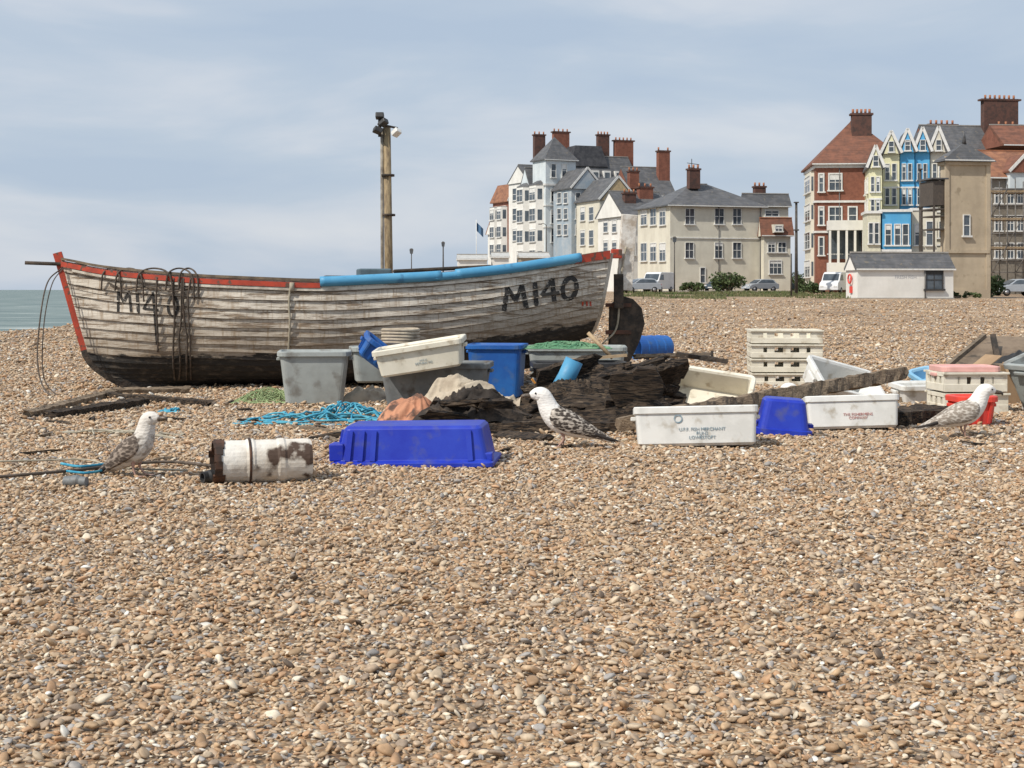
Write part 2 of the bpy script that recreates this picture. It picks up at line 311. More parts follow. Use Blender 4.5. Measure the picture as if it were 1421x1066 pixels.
def build_boat():
    bt = Bd('fishing_boat', BO, (0, 0, BTH))
    ns = 120; ss = np.linspace(0, 1, ns)
    V = []; Fc = []; huv = []; wl = []; lf = []
    def wlz(s): return np.interp(s, [0, .1, .45, .65, .85, 1], [.40, .38, .42, .50, .66, .80])
    for side in (-1, 1):
        for k in range(NP):
            rows = []
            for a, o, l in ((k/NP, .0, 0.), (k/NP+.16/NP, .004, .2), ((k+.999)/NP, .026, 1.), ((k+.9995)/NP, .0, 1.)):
                P = hull(ss, min(a, 1.), o); P[:, 1] *= (1 if side < 0 else -1)
                rows.append(len(V))
                for i in range(ns):
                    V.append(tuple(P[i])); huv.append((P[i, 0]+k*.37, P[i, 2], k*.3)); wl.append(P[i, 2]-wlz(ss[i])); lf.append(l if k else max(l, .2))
            for r0, r1 in zip(rows, rows[1:]):
                for i in range(ns-1):
                    f = (r0+i, r1+i, r1+i+1, r0+i+1); Fc.append(f if side < 0 else f[::-1])
    me = bpy.data.meshes.new('hull_planking'); me.from_pydata(V, [], Fc)
    a = me.attributes.new('huv', 'FLOAT_VECTOR', 'POINT'); a.data.foreach_set('vector', np.array(huv).ravel())
    a = me.attributes.new('wl', 'FLOAT', 'POINT'); a.data.foreach_set('value', wl)
    a = me.attributes.new('lapf', 'FLOAT', 'POINT'); a.data.foreach_set('value', lf)
    me.materials.append(hm); o = bpy.data.objects.new('hull_planking', me); scene.collection.objects.link(o); o.parent = bt.e
    n = 24; aa = np.linspace(0, 1, n)
    T = hull(np.ones(n), aa); ring = [tuple(p) for p in T]+[(p[0], -p[1], p[2]) for p in T[::-1]]
    ring2 = [(p[0]+.05, p[1], p[2]) for p in ring]
    bt.rings('transom', mat('transom_paint', (.55, .52, .46), (.3, .26, .2), scale=4, bump=.3), [ring, ring2])
    s2 = np.linspace(.01, .99, 40); up = hull(s2, .02*np.ones(40)); q = []
    for i in range(40): q += [(up[i, 0], up[i, 1]+.03, ZS(s2[i])-.32), (up[i, 0], -up[i, 1]-.03, ZS(s2[i])-.32)]
    bt.mesh('inner_floor', oldw, q, [(2*i, 2*i+2, 2*i+3, 2*i+1) for i in range(39)])
    for s in (.3, .5, .7):
        B_ = float(BB(s)); bt.box('thwarts', oldw, (s*BL, 0, float(ZS(s))-.16), (.24, 2*B_-.1, .04))
    for sg in (1, -1):
        def rail(part, m, s0, s1, w, h, dz, dy, nn=40):
            sr = np.linspace(s0, s1, nn); P = hull(sr, 0*sr); rg = []
            for p in P:
                y = p[1]-dy; pts = [(p[0], y, p[2]+dz), (p[0], y+w, p[2]+dz), (p[0], y+w, p[2]+dz+h), (p[0], y, p[2]+dz+h)]
                rg.append([(a_, b_*sg, c_) for a_, b_, c_ in pts])
            bt.rings(part, m, rg)
        rail('capping_rail', mat('rail_wood', (.10, .08, .06), (.2, .15, .1), scale=8, rough=.8), 0, 1, .11, .03, .005, .03)
        rail('red_rubbing_strake', red, 0.0, .455, .035, .06, -.075, .036)
        rail('red_rubbing_strake', red, .93, 1, .05, .10, -.07, .04)
        rail('white_top_band', mat('band_paint', (.62, .58, .5), (.35, .3, .24), scale=6, bump=.2), .02, .92, .03, .03, -.112, .028)
    for s0, s1 in ((.455, .672), (.70, .94)):
        sr = np.linspace(s0, s1, 24); P = hull(sr, 0*sr)
        bt.tube('blue_pipe_guard', pblue, [(p[0], p[1]-.012, p[2]) for p in P], .062, n=14, cat=False)
    sr = np.linspace(.66, .71, 6); P = hull(sr, 0*sr); bt.tube('blue_pipe_guard', pblue, [(p[0], p[1]-.02, p[2]-.012) for p in P], .05, n=12, cat=False)
    dd = np.linspace(0, 1, 22); a_ = np.arcsin(dd)/(math.pi/2); P = hull(0*dd, a_); rg = []; rgb = []
    for i, p in enumerate(P):
        t = P[min(i+1, 21)]-P[max(i-1, 0)]; t = Vector((t[0], 0, t[2])).normalized(); nrm = Vector((t.z, 0, -t.x))
        if nrm.x > 0: nrm = -nrm
        c = Vector((p[0], 0, p[2])); w = .035
        r = [c-nrm*.03+Vector((0, -w-.01, 0)), c+nrm*.075+Vector((0, -w*.6, 0)), c+nrm*.075+Vector((0, w*.6, 0)), c-nrm*.03+Vector((0, w+.01, 0))]
        (rg if dd[i] < .75 else rgb).append(r)
        if dd[i] < .75: last = r
    rgb = [last]+rgb
    top = [v+Vector((-.03, 0, .10)) for v in rg[0]]
    bt.rings('red_stem', red, [top]+rg); bt.rings('stem_foot', darkw, rgb)
    kk = np.linspace(.1, .97, 30); rg = []
    for s in kk:
        x = .8+(s-.1)/.87*(BL-1.0); zt = float(ZK(min(s+.02, 1)))+.04; zb = max(-.05, zt-.26) if s < .9 else zt-.24
        rg.append([(x, -.035, zb), (x, .035, zb), (x, .035, zt), (x, -.035, zt)])
    bt.rings('keel', darkw, rg)
    bt.box('stern_post', mat('stern_white', (.74, .71, .65), (.45, .38, .3), scale=7, bump=.3), (BL+.32, -.42, 1.68), (.20, .06, .98), rot=(0, R(4), 0), bevel=.006)
    bt.box('tiller_cheek', darkw, (BL+.20, -.46, 1.18), (.12, .05, .44), bevel=.006)
    bt.box('stern_bracket', red, (BL+.16, -.50, 1.66), (.14, .06, .12), bevel=.01)
    bt.tube('rudder_rope', rope_w, [(BL+.30, -.47, 1.75), (BL+.25, -.47, 1.5), (BL+.22, -.44, 1.1), (BL+.18, -.42, .7), (BL+.0, -.4, .5)], .012, n=6)
    rud = [(BL+.10, .1), (BL+.12, 1.0), (BL+.28, 1.12), (BL+.42, 1.08), (BL+.54, .96), (BL+.58, .76), (BL+.52, .55), (BL+.4, .3), (BL+.25, .1)]
    n = len(rud); bt.mesh('rudder', darkw, [(x, -.37, z) for x, z in rud]+[(x, -.28, z) for x, z in rud],
        [tuple(range(n)), tuple(range(n, 2*n))[::-1]]+[(i, i+n, (i+1) % n+n, (i+1) % n) for i in range(n)], bevel=.008)
    for z in (1.0, .65): bt.box('rudder_irons', mat('rust', (.12, .05, .03), (.05, .03, .02)), (BL+.22, -.38, z), (.34, .03, .05))
    bt.box('engine_box', mat('blue_grey_box', (.10, .15, .18), (.07, .10, .12)), (3.85, .3, 1.38), (.42, .4, .18), bevel=.02)
    bt.box('deck_gear', darkw, (3.45, .2, 1.32), (.5, .3, .12), bevel=.02)
    bt.box('deck_gear', oldw, (4.75, .3, 1.47), (1.3, .08, .05), rot=(0, R(-3), 0))
    bt.tube('bow_spar', darkw, [(.3, -.05, 1.5), (-.42, -.06, 1.525)], .022, n=8)
    def stroke(pts, w):
        P = []
        for (x0, y0), (x1, y1) in zip(pts, pts[1:]):
            L = math.hypot(x1-x0, y1-y0); m_ = max(2, int(L/2.5))
            for i in range(m_): P.append((x0+(x1-x0)*i/m_, y0+(y1-y0)*i/m_))
        P.append(pts[-1]); vs = []
        for i, (x, y) in enumerate(P):
            x0, y0 = P[max(i-1, 0)]; x1, y1 = P[min(i+1, len(P)-1)]; L = math.hypot(x1-x0, y1-y0) or 1
            w2 = w*(1+.18*noise.noise(Vector((x*.13, y*.13, 2))))
            nx, ny = -(y1-y0)/L*w2/2, (x1-x0)/L*w2/2
            vs += [on_hull(x+nx*q, y+ny*q, .007) for q in (-1, -.33, .33, 1)]
        bt.mesh('registration_lettering', letter, vs, [(4*i+k, 4*i+4+k, 4*i+5+k, 4*i+1+k) for i in range(len(P)-1) for k in range(3)])
    def oval(cx, cy, rx, ry, sk=0, n=22): return [(cx+rx*math.cos(2*math.pi*i/n)+sk*math.sin(2*math.pi*i/n), cy-ry*math.sin(2*math.pi*i/n)) for i in range(n+1)]
    stroke([(699, 431), (704, 399)], 6.5); stroke([(704, 399), (715, 417)], 5.5); stroke([(715, 417), (724, 396)], 5.5); stroke([(724, 396), (730, 427)], 6.5)
    stroke([(742, 392), (744, 424)], 6.5); stroke([(769, 420), (766, 386)], 6.5); stroke([(766, 387), (751, 410)], 5); stroke([(751, 410), (776, 406)], 5.5)
    stroke(oval(790, 400, 9.5, 14.5, 2), 6)
    stroke([(164, 432), (164, 405)], 3.5); stroke([(164, 405), (172, 420), (179, 404)], 3); stroke([(179, 404), (182, 432)], 3.5)
    stroke([(190, 405), (192, 434)], 4); stroke([(212, 405), (218, 478)], 3.4); stroke([(212, 408), (199, 428), (220, 430)], 3)
    stroke(oval(240, 425, 7, 13), 3.5)
    for x in (808, 814, 819):
        vs = [on_hull(x-1.2, 424, .008), on_hull(x+1.2, 424, .008), on_hull(x+1.2, 418, .008), on_hull(x-1.2, 418, .008)]
        bt.mesh('small_red_number', red, vs, [(0, 1, 2, 3)])
    def hp(pts, part, m, r, off=.03):
        bt.tube(part, m, [on_hull(x, y, off) for x, y in pts], r, n=6)
    for dx, r in ((0, .013), (7, .012), (14, .012), (20, .01)):
        base = [(243+dx+random.uniform(-3, 3), y) for y in (386, 410, 440, 470, 500, 525)]
        hp(base, 'hanging_ropes', rope_d, r)
    hp([(403, 392), (401, 420), (402, 450), (400, 490)], 'white_rope', rope_w, .013); hp([(405, 392), (405, 404)], 'white_rope', rope_w, .03)
    for c, w, dr in ((155, 14, 20), (180, 20, 26), (215, 26, 30), (250, 20, 24), (262, 14, 22)):
        p = [on_hull(c-w, 395+dr*.3, .03), on_hull(c-w*.8, 384, .05)+Vector((0, 0, .04)), on_hull(c, 384, .0)+Vector((0, .05, .10)), on_hull(c+w*.8, 386, .05)+Vector((0, 0, .03)), on_hull(c+w, 392+dr, .03)]
        bt.tube('coiled_ropes', rope_d, p, .011, n=6)
    hp([(150, 392), (170, 400), (200, 398), (240, 404), (268, 398)], 'coiled_ropes', rope_d, .01)
    hp([(218, 385), (217, 420), (219, 460), (219, 487)], 'hanging_ropes', rope_d, .012)
    inv = bm_w.inverted()
    loop = [inv @ W(*q) for q in ((86, 372, 17.5), (66, 392, 17.3), (56, 440, 17.1), (52, 500, 16.9), (62, 540, 16.6), (95, 562, 15.4), (150, 560, 15.3), (175, 548, 16.2))]
    bt.tube('bow_line', rope_d, loop, .009, n=6)
    loop = [inv @ W(*q) for q in ((88, 372, 17.5), (72, 395, 17.3), (61, 450, 17.1), (60, 520, 16.9), (78, 548, 16.5), (105, 566, 15.1))]
    bt.tube('bow_line', rope_d, loop, .007, n=6)
    bt.done()
build_boat()

# ------------------------------------------------------------------ plastics
P_grey = mat('grey_plastic', (.36, .39, .38), (.29, .31, .30), scale=3, rough=.55, c3=(.18, .17, .15), s3=7, thr3=(.56, .74), bump=.15, bscale=8)
P_dgrey = mat('dark_grey_plastic', (.14, .15, .155), (.21, .22, .22), scale=3, rough=.55, c3=(.09, .08, .07), s3=7, thr3=(.55, .7), bump=.15, bscale=8)
P_blue = mat('blue_plastic', (.012, .03, .38), (.02, .05, .44), scale=3, rough=.42, c3=(.08, .09, .22), s3=9, thr3=(.56, .8), bump=.15, bscale=6)
P_mblue = mat('mid_blue_plastic', (.015, .09, .34), (.02, .13, .42), scale=3, rough=.45, c3=(.08, .14, .25), s3=8, thr3=(.55, .8), bump=.15, bscale=6)
P_white = mat('white_plastic', (.74, .74, .71), (.62, .62, .59), scale=4, rough=.5, c3=(.36, .31, .23), s3=9, thr3=(.58, .76), bump=.1, bscale=6)
P_cream = mat('cream_plastic', (.75, .71, .60), (.65, .61, .50), scale=4, rough=.5, c3=(.34, .27, .18), s3=9, thr3=(.57, .75), bump=.1, bscale=6)
P_black = mat('black_plastic', (.025, .025, .027), (.05, .05, .05), rough=.5)
P_red = mat('red_plastic', (.75, .07, .045), (.6, .06, .05), rough=.4)
P_pink = mat('faded_pink_plastic', (.72, .40, .36), (.62, .34, .30), rough=.5)
canvas = mat('pale_canvas', (.50, .43, .33), (.34, .28, .21), scale=4, rough=.9, bump=.6, bscale=14, c3=(.2, .16, .12), s3=7)
salmon = mat('faded_orange_tarp', (.50, .24, .14), (.34, .15, .09), scale=4, rough=.85, bump=.5, bscale=14, c3=(.10, .06, .045), s3=8, thr3=(.5, .6))
rotw = mat('rotted_timber', (.055, .038, .025), (.17, .125, .085), scale=5, rough=.9, bump=1., bscale=18, stretch=(1, 5, 7), thr=(.50, .70), c3=(.010, .008, .007), s3=9, thr3=(.48, .58))
plankm = mat('driftwood', (.25, .19, .13), (.13, .095, .065), scale=4, rough=.85, bump=.7, bscale=18, stretch=(1, 5, 5), c3=(.05, .04, .03), s3=8, thr3=(.6, .7))
tarp = mat('black_brown_sheeting', (.028, .021, .016), (.10, .072, .05), scale=5, rough=.8, bump=.9, bscale=16, thr=(.5, .66))
def label(bd, txt, size, loc, rot, m, part='printed_label'):
    cu = bpy.data.curves.new(part, 'FONT'); cu.body = txt; cu.size = size; cu.extrude = .0008; cu.align_x = 'CENTER'; cu.space_line = .9
    o = bpy.data.objects.new(part, cu); scene.collection.objects.link(o)
    dg = bpy.context.evaluated_depsgraph_get(); me = bpy.data.meshes.new_from_object(o.evaluated_get(dg)); bpy.data.objects.remove(o)
    me.materials.clear(); me.materials.append(m); q = bpy.data.objects.new(part, me); scene.collection.objects.link(q); q.parent = bd.e; q.location = loc; q.rotation_euler = rot
ink_g = mat('blue_green_ink', (.14, .24, .30), (.4, .45, .48), rough=.6, scale=30); ink_r = mat('red_ink', (.45, .12, .10), (.5, .34, .32), rough=.6, scale=30)

def bin_(name, loc, rot, L, Wd, Hh, m, taper=.88, rim=.03, th=.02, rad=.06, ribs=0, handles=True, lab=None, ink=None, roundel=False):
    """open moulded tub; origin bottom centre"""
    b = Bd(name, loc, rot); l0, w0 = L*taper, Wd*taper; r = rad
    rg = [rr(l0-.04, w0-.04, r, 0), rr(l0, w0, r, .02), rr(L, Wd, r, Hh-.055), rr(L+2*rim, Wd+2*rim, r+rim, Hh-.05), rr(L+2*rim, Wd+2*rim, r+rim, Hh-.008), rr(L+2*rim-.012, Wd+2*rim-.012, r+rim, Hh),
          rr(L-.5*th, Wd-.5*th, r, Hh), rr(L-2*th, Wd-2*th, r, Hh-.02), rr(l0-2*th, w0-2*th, r, .03)]
    b.rings('moulded_shell', m, rg)
    if ribs:
        for i in range(ribs):
            x = (i+.5)/ribs-.5
            for sg in (-1, 1):
                b.beam('ribs', m, (x*l0, sg*(w0/2+.004), .03), (x*L, sg*(Wd/2+.008), Hh-.052), .02, .022, up=(0, sg, 0))
        for sg in (-1, 1):
            for y in (-.25, .25):
                b.beam('ribs', m, (sg*(l0/2+.004), y*w0, .03), (sg*(L/2+.008), y*Wd, Hh-.052), .02, .022, up=(sg, 0, 0))
    if handles:
        for sg in (-1, 1):
            b.box('hand_grips', m, (sg*(L/2+rim*.5+.008), 0, Hh-.085), (.04, .2*Wd+.06, .03), bevel=.006)
    if lab:
        ang = math.atan2((Wd-w0)/2, Hh-.075)
        label(b, lab, Hh*.115, (.04, -(w0/2+(Wd-w0)/2*.45)-.004, Hh*.38), (R(90)+ang, 0, 0), ink or ink_g)
        if roundel: label(b, 'O', Hh*.3, (-L*.15, -(w0/2+(Wd-w0)/2*.75)-.004, Hh*.58), (R(90)+ang, 0, 0), ink or ink_g, 'printed_roundel')
    b.done(); return b
def slot_crates(name, loc, rot, L, Wd, Hh, nst, m):
    b = Bd(name, loc, rot)
    for k in range(nst):
        z0 = k*Hh; h = Hh-.014; jx = random.uniform(-.018, .018); jy = random.uniform(-.01, .01)
        b.box('base_plates', m, (jx, jy, z0+.012), (L-.03, Wd-.03, .02))
        for sg in (-1, 1):
            for zz, t in ((h*.20, h*.40), (h*.88, h*.24)):
                b.box('rails', m, (jx, jy+sg*(Wd/2-.012), z0+zz), (L, .024, t), bevel=.004)
                b.box('end_rails', m, (jx+sg*(L/2-.011), jy, z0+zz+.001), (.024, Wd-.05, t-.002), bevel=.004)
            b.box('rim_lips', m, (jx, jy+sg*(Wd/2+.006), z0+h-.01), (L+.03, .03, .02), bevel=.003)
            nn = 5
            for i in range(nn):
                wid = .15 if i in (0, nn-1) else .09
                b.box('uprights', m, (jx-L/2+wid/2+(L-wid)*i/(nn-1), jy+sg*(Wd/2-.014), z0+h/2), (wid, .018, h-.01))
            for i in range(4):
                b.box('uprights', m, (jx+sg*(L/2-.013), jy-Wd/2+.05+(Wd-.1)*i/3, z0+h/2), (.018, .08, h-.01))
    b.done()
def on_g(u, v, dy=0):
    d = GD(v); p = W(u, v, d); return Vector((p.x*(d+dy)/d, d+dy, tz(p.x, d+dy)))

bin_('grey_tub', on_g(437, 562, .25), (0, 0, R(6)), .71, .52, .56, P_grey, taper=.84)
bin_('grey_tub', on_g(606, 570, .3), (0, 0, R(-4)), 1.06, .6, .47, P_dgrey, taper=.88)
bin_('grey_tub', W(520, 530, 16.2)*1, (0, 0, R(10)), .5, .4, .40, P_grey, taper=.86)
bin_('blue_tub', on_g(690, 552, .3), (0, 0, R(-8)), .60, .52, .60, P_mblue, taper=.9)
bin_('black_tub', on_g(803, 562, .3), (0, 0, R(3)), .95, .6, .46, P_black, taper=.9)
bin_('grey_tub', on_g(800, 545, .3), (0, 0, R(-2)), 1.12, .6, .55, P_grey, taper=.9)
bin_('blue_crate', W(512, 500, 14.9), (R(8), R(38), R(12)), .34, .40, .22, P_mblue, ribs=4)
bin_('white_crate', W(588, 513, 14.2), (R(3), R(-9), R(-3)), .84, .48, .27, P_cream, taper=.94, rad=.03, ribs=0, lab='M.F.V.\nRETURN TO', ink=ink_g)
def upturned():
    p = on_g(580, 652, .28); b = Bd('upturned_blue_crate', p, (0, R(-1), R(-5)))
    L, Wd, Hh = .96, .5, .27
    rg = [rr(L+.14, Wd+.12, .04, 0), rr(L+.14, Wd+.12, .04, .03), rr(L+.06, Wd+.04, .04, .045), rr(L-.02, Wd-.03, .05, Hh-.02), rr(L-.06, Wd-.07, .05, Hh)]
    b.rings('moulded_shell', P_blue, rg, bevel=.004)
    for x in (-.36, -.29, -.22, .33):
        b.beam('ribs', P_blue, (x*L*1.25, -(Wd+.04)/2-.006, .04), (x*L*1.2, -(Wd-.03)/2-.004, Hh-.03), .035, .03, up=(0, -1, 0))
    for y in (-.14, 0, .14):
        b.beam('ribs', P_blue, (-(L+.06)/2-.006, y, .04), (-(L-.02)/2-.004, y, Hh-.03), .04, .04, up=(-1, 0, 0))
    b.box('stacking_lug', P_blue, (-L/2-.03, -.2, .10), (.1, .14, .12), bevel=.01)
    b.box('stacking_lug', P_blue, (L/2+.02, -.2, .06), (.08, .1, .06), bevel=.01)
    b.done()
upturned()
bin_('white_crate', on_g(965, 631, .24), (R(-6), R(-1.5), R(-4)), .88, .46, .29, P_white, taper=.97, rim=.014, rad=.03, lab='U.F.F. FISH MERCHANT\nRUN2\nLOWESTOFT', roundel=True)
bin_('blue_crate', on_g(1088, 612, .2)+Vector((0, 0, .30)), (R(180), R(4), R(-6)), .40, .40, .29, P_blue, taper=.82)
bin_('white_crate', on_g(1180, 600, .24), (R(-8), R(-2), R(-5)), .76, .44, .28, P_white, taper=.97, rim=.014, rad=.03, lab='THE FISHERMENS\nCOMPANY', ink=ink_r)
slot_crates('white_crate_stack', on_g(1088, 536, .3), (0, 0, R(-4)), .88, .6, .18, 4, P_cream)
bin_('cream_crate', W(985, 566, 14.3), (R(48), R(8), R(-16)), .78, .46, .30, P_cream, taper=.92, rad=.03)
bin_('white_crate', W(1160, 552, 14.4), (R(36), R(14), R(22)), .74, .46, .26, P_white, taper=.92, rad=.03)
slot_crates('white_crate_stack', on_g(1340, 577, .3), (0, 0, R(4)), .62, .5, .2, 2, P_cream)
bin_('red_basket', on_g(1348, 592, .18), (0, 0, R(8)), .33, .3, .27, P_red, taper=.85, ribs=3)
bin_('pink_crate', on_g(1338, 577, .3)+Vector((0, 0, .40)), (0, 0, R(2)), .56, .44, .04, P_pink, taper=.97, rim=.01)
bin_('grey_crate', on_g(1476, 578, .3), (0, R(-20), R(18)), .62, .5, .62, P_grey, taper=.9)
bin_('white_crate', on_g(1275, 562, .3), (R(4), 0, R(8)), .5, .36, .2, P_white, taper=.9, rad=.03)
bin_('pale_blue_crate', on_g(1286, 552, .3)+Vector((0, 0, .12)), (R(20), R(-10), R(20)), .3, .3, .16, mat('pale_blue_plastic', (.2, .42, .6), (.3, .5, .65), rough=.5), taper=.9)

def barrel(name, M, r, L, m, inner, wall=.012, rings=3):
    b = Bd(name); b.e.matrix_world = M; n = 32
    def c(rad, x): return [(x, rad*math.cos(2*math.pi*k/n), rad*math.sin(2*math.pi*k/n)) for k in range(n)]
    rg = [c(.02, L/2), c(r*.96, L/2), c(r, L/2-.02)]
    for k in range(rings):
        x = L/2-L*(k+1)/(rings+1); rg += [c(r, x+.03), c(r+.008, x+.015), c(r+.008, x-.015), c(r, x-.03)]
    rg += [c(r, -L/2), c(r-wall, -L/2)]
    b.rings('shell', m, rg, cap1=False, smooth=False); b.rings('inside', inner, [c(r-wall, -L/2), c(r-wall, L/2-.04)], cap0=False, smooth=True)
    return b
p = on_g(902, 500, .2)
b = barrel('blue_barrel', Matrix.Translation(p+Vector((0, 0, .21))) @ Matrix.Rotation(R(38), 4, 'Z'), .21, .76, P_mblue, mat('barrel_inside', (.10, .26, .55))); b.done()
rusty = mat('rusty_white_drum', (.72, .69, .63), (.52, .46, .38), scale=3, rough=.7, c3=(.07, .042, .028), s3=5.0, thr3=(.55, .61), bump=.4, bscale=20)
p = on_g(368, 675, .15); M = Matrix.Translation(p+Vector((0, 0, .125))) @ Matrix.Rotation(R(16), 4, 'Z')
b = barrel('rusty_drum', M, .135, .56, rusty, mat('drum_inside', (.03, .022, .018), (.1, .05, .03), scale=8), wall=.02, rings=2)
re_ = mat('rust_edge', (.035, .022, .016), (.10, .045, .025), scale=12)
for k in range(20):
    a = 2*math.pi*k/20; r0 = .135
    b.box('torn_rim', re_, (-.285-random.uniform(0, .012), r0*math.cos(a), r0*math.sin(a)), (random.uniform(.03, .09), .044, .016), rot=(a+R(90), 0, 0))
b.tube('iron_band', re_, [(-.1, .142*math.cos(2*math.pi*k/24), .142*math.sin(2*math.pi*k/24)) for k in range(25)], .009, n=6, cat=False)
b.done()
b = Bd('pale_blue_float'); b.tube('foam_tube', pblue, [W(772, 548, 13.3), W(786, 524, 13.3), W(797, 500, 13.3)], .085, n=16, cat=False)
b.tube('bore', P_black, [W(797.0, 500.5, 13.3), W(797.3, 499, 13.3)], .03, n=12, cat=False); b.done()
b = Bd('hose_coil')
for k in range(5):
    c0 = W(556, 466, 15.3); b.tube('coils', canvas, [c0+Vector((.19*math.cos(t*.5236), .19*math.sin(t*.5236), -.07+k*.033+.004*math.sin(t))) for t in range(13)], .018, n=8)
b.done()
def net(name, c, L, Wd, Hh, m, n=26, seed=0, r=.004, base=None):
    rd = random.Random(seed); b = Bd(name)
    for k in range(n):
        a = rd.uniform(0, 6.28); pts = []; x, y = rd.uniform(-.4, .4)*L, rd.uniform(-.4, .4)*Wd
        for j in range(9):
            a += rd.uniform(-1.3, 1.3); x += math.cos(a)*L*.11; y += math.sin(a)*Wd*.14
            x = max(-L/2, min(L/2, x)); y = max(-Wd/2, min(Wd/2, y)); e = max(0, 1-(2*x/L)**2-(2*y/Wd)**2)
            X, Y = c[0]+x, c[1]+y; zb = base if base is not None else tz(X, Y)
            pts.append(Vector((X, Y, zb+.012+rd.uniform(.25, 1)*Hh*e)))
        b.tube('strands', m, pts, r, n=5)
    b.done()
netg = mat('green_net', (.10, .25, .14), (.2, .34, .2), rough=.9); nety = mat('lime_net', (.32, .40, .20), (.25, .32, .16), rough=.9)
cyan = mat('blue_rope', (.03, .24, .38), (.12, .42, .52), scale=15, rough=.8)
net('green_fishing_net', W(785, 480, 16.3), 1.0, .5, .08, netg, 160, 1, .006, base=.53)
net('green_fishing_net', on_g(375, 560, .2), .75, .6, .15, nety, 130, 2, .004)
net('blue_rope_pile', on_g(430, 592, .3), 1.25, .7, .10, cyan, 30, 3, .009)
net('blue_rope_pile', on_g(480, 586, .25), .7, .6, .15, cyan, 24, 5, .009)
net('blue_rope_pile', on_g(238, 570, .1), .22, .2, .05, cyan, 8, 6, .012)
net('grey_rope_pile', on_g(165, 607, .1), 1.0, .35, .04, rope_w, 12, 8, .007)
b = Bd('mooring_rope')
def gl(pts, h): return [Vector((p.x, p.y, tz(p.x, p.y)+h)) for p in [on_g(u, v) for u, v in pts]]
b.tube('rope', rope_d, gl(((-20, 679), (60, 672), (120, 664), (170, 656), (235, 652), (300, 658)), .03), .010)
b.tube('second_rope', rope_w, gl(((-20, 657), (60, 652), (120, 650), (170, 662), (260, 664)), .035), .006)
b.tube('blue_strand', cyan, gl(((85, 660), (110, 664), (140, 660), (160, 656), (185, 660)), .045), .009)
b.tube('blue_strand', cyan, gl(((90, 668), (120, 670), (150, 664)), .03), .008); b.done()
def pipe(name, u, v, r, L, ang, m=P_black):
    p = on_g(u, v); b = barrel(name, Matrix.Translation(p+Vector((0, 0, r))) @ Matrix.Rotation(R(ang), 4, 'Z'), r, L, m, P_black, wall=.01, rings=1); b.done()
pipe('black_pipe_end', 293, 672, .035, .12, 40); pipe('black_pipe_end', 105, 683, .03, .14, -10, P_dgrey)

def cloth(name, c, L, Wd, Hh, m, seed, rotz=0, nx=90, ny=48, fold=(2, 5), crisp=1.):
    b = Bd(name, c, (0, 0, rotz)); vs = []; S = Vector((seed*13.7, seed*3.1, 0))
    for j in range(ny+1):
        for i in range(nx+1):
            x, y = (i/nx-.5)*L, (j/ny-.5)*Wd
            q0 = Vector((x*2.2, y*2.2, 0))+S
            edge = 1+.35*noise.noise(q0*1.5)
            e = max(0, 1-abs(2*x/L*edge)**2.2)*max(0, 1-abs(2*y/Wd*edge)**1.8)
            wq = noise.noise(q0)*.8
            q = Vector((x*fold[0]+wq, y*fold[1]+wq, 0))+S
            rid = (1-abs(noise.noise(q*1.4))*2.4)**1; rid2 = 1-abs(noise.noise(q*3.2+Vector((4, 4, 4))))*2.2
            f = .55+.42*noise.noise(q0*.9)+.26*rid+.13*rid2*crisp+noise.noise(q*9)*.06
            wx = noise.noise(q*1.1+Vector((5, 5, 5)))*.08; wy = noise.noise(q*1.2+Vector((9, 1, 5)))*.10
            vs.append((x+wx, y+wy, -.05+(.05+Hh*max(.04, f))*e**.7 if e > 0 else -.05))
    fs = [(j*(nx+1)+i, j*(nx+1)+i+1, (j+1)*(nx+1)+i+1, (j+1)*(nx+1)+i) for j in range(ny) for i in range(nx)]
    b.mesh('folds', m, vs, fs, smooth=True); b.done()
cloth('crumpled_tarpaulin', on_g(655, 603, .5), 1.15, .85, .33, tarp, 1, fold=(3, 7), crisp=1.6)
cloth('faded_orange_tarpaulin', on_g(562, 602, .45), .50, .6, .27, salmon, 2, R(10), fold=(3, 3))
cloth('canvas_sheet', on_g(655, 585, .5), 1.0, .6, .38, canvas, 3, R(-4), fold=(2, 4), crisp=1.4)
cloth('canvas_sheet', on_g(510, 560, .3), .6, .5, .26, canvas, 13, R(-4), fold=(2, 3))
rd = random.Random(5)
def slab(b, part, m, a, c_, w, h, seed, roll=None):
    """ragged-ended weathered board"""
    a, c_ = Vector(a), Vector(c_); d = (c_-a); L = d.length; d.normalize(); sx = d.cross(Vector((0, 0, 1))).normalized(); u = sx.cross(d); n = max(8, int(L/.03)); rg = []
    if roll is None: roll = noise.noise(Vector((seed*3.3, 1, 1)))*.8
    sx, u = sx*math.cos(roll)+u*math.sin(roll), u*math.cos(roll)-sx*math.sin(roll)
    for i in range(n+1):
        t = i/n; p = a+d*L*t; q = Vector((seed*9.1, t*L*6, 1)); k = 1+noise.noise(q)*.3; k2 = 1+noise.noise(q+Vector((3, 0, 0)))*.35
        ring = []
        for gx, gz in ((-1, -1), (0, -1.05), (1, -.95), (1.03, 0), (1, 1), (.5, 1.1), (0, .88), (-.5, 1.12), (-1, 1), (-1.03, .1)):
            jj = noise.noise(Vector((gx*3+seed, gz*3, t*L*14)))*.2
            endj = noise.noise(Vector((gx*4+seed*2, gz*4, 5)))*.16*((1-t)**8-t**8)
            ring.append(p+d*endj+sx*(gx*w/2*k*(1+jj))+u*(gz*h/2*k2*(1+jj)))
        rg.append(ring)
    b.rings(part, m, rg)
b = Bd('rotted_timber_pile')
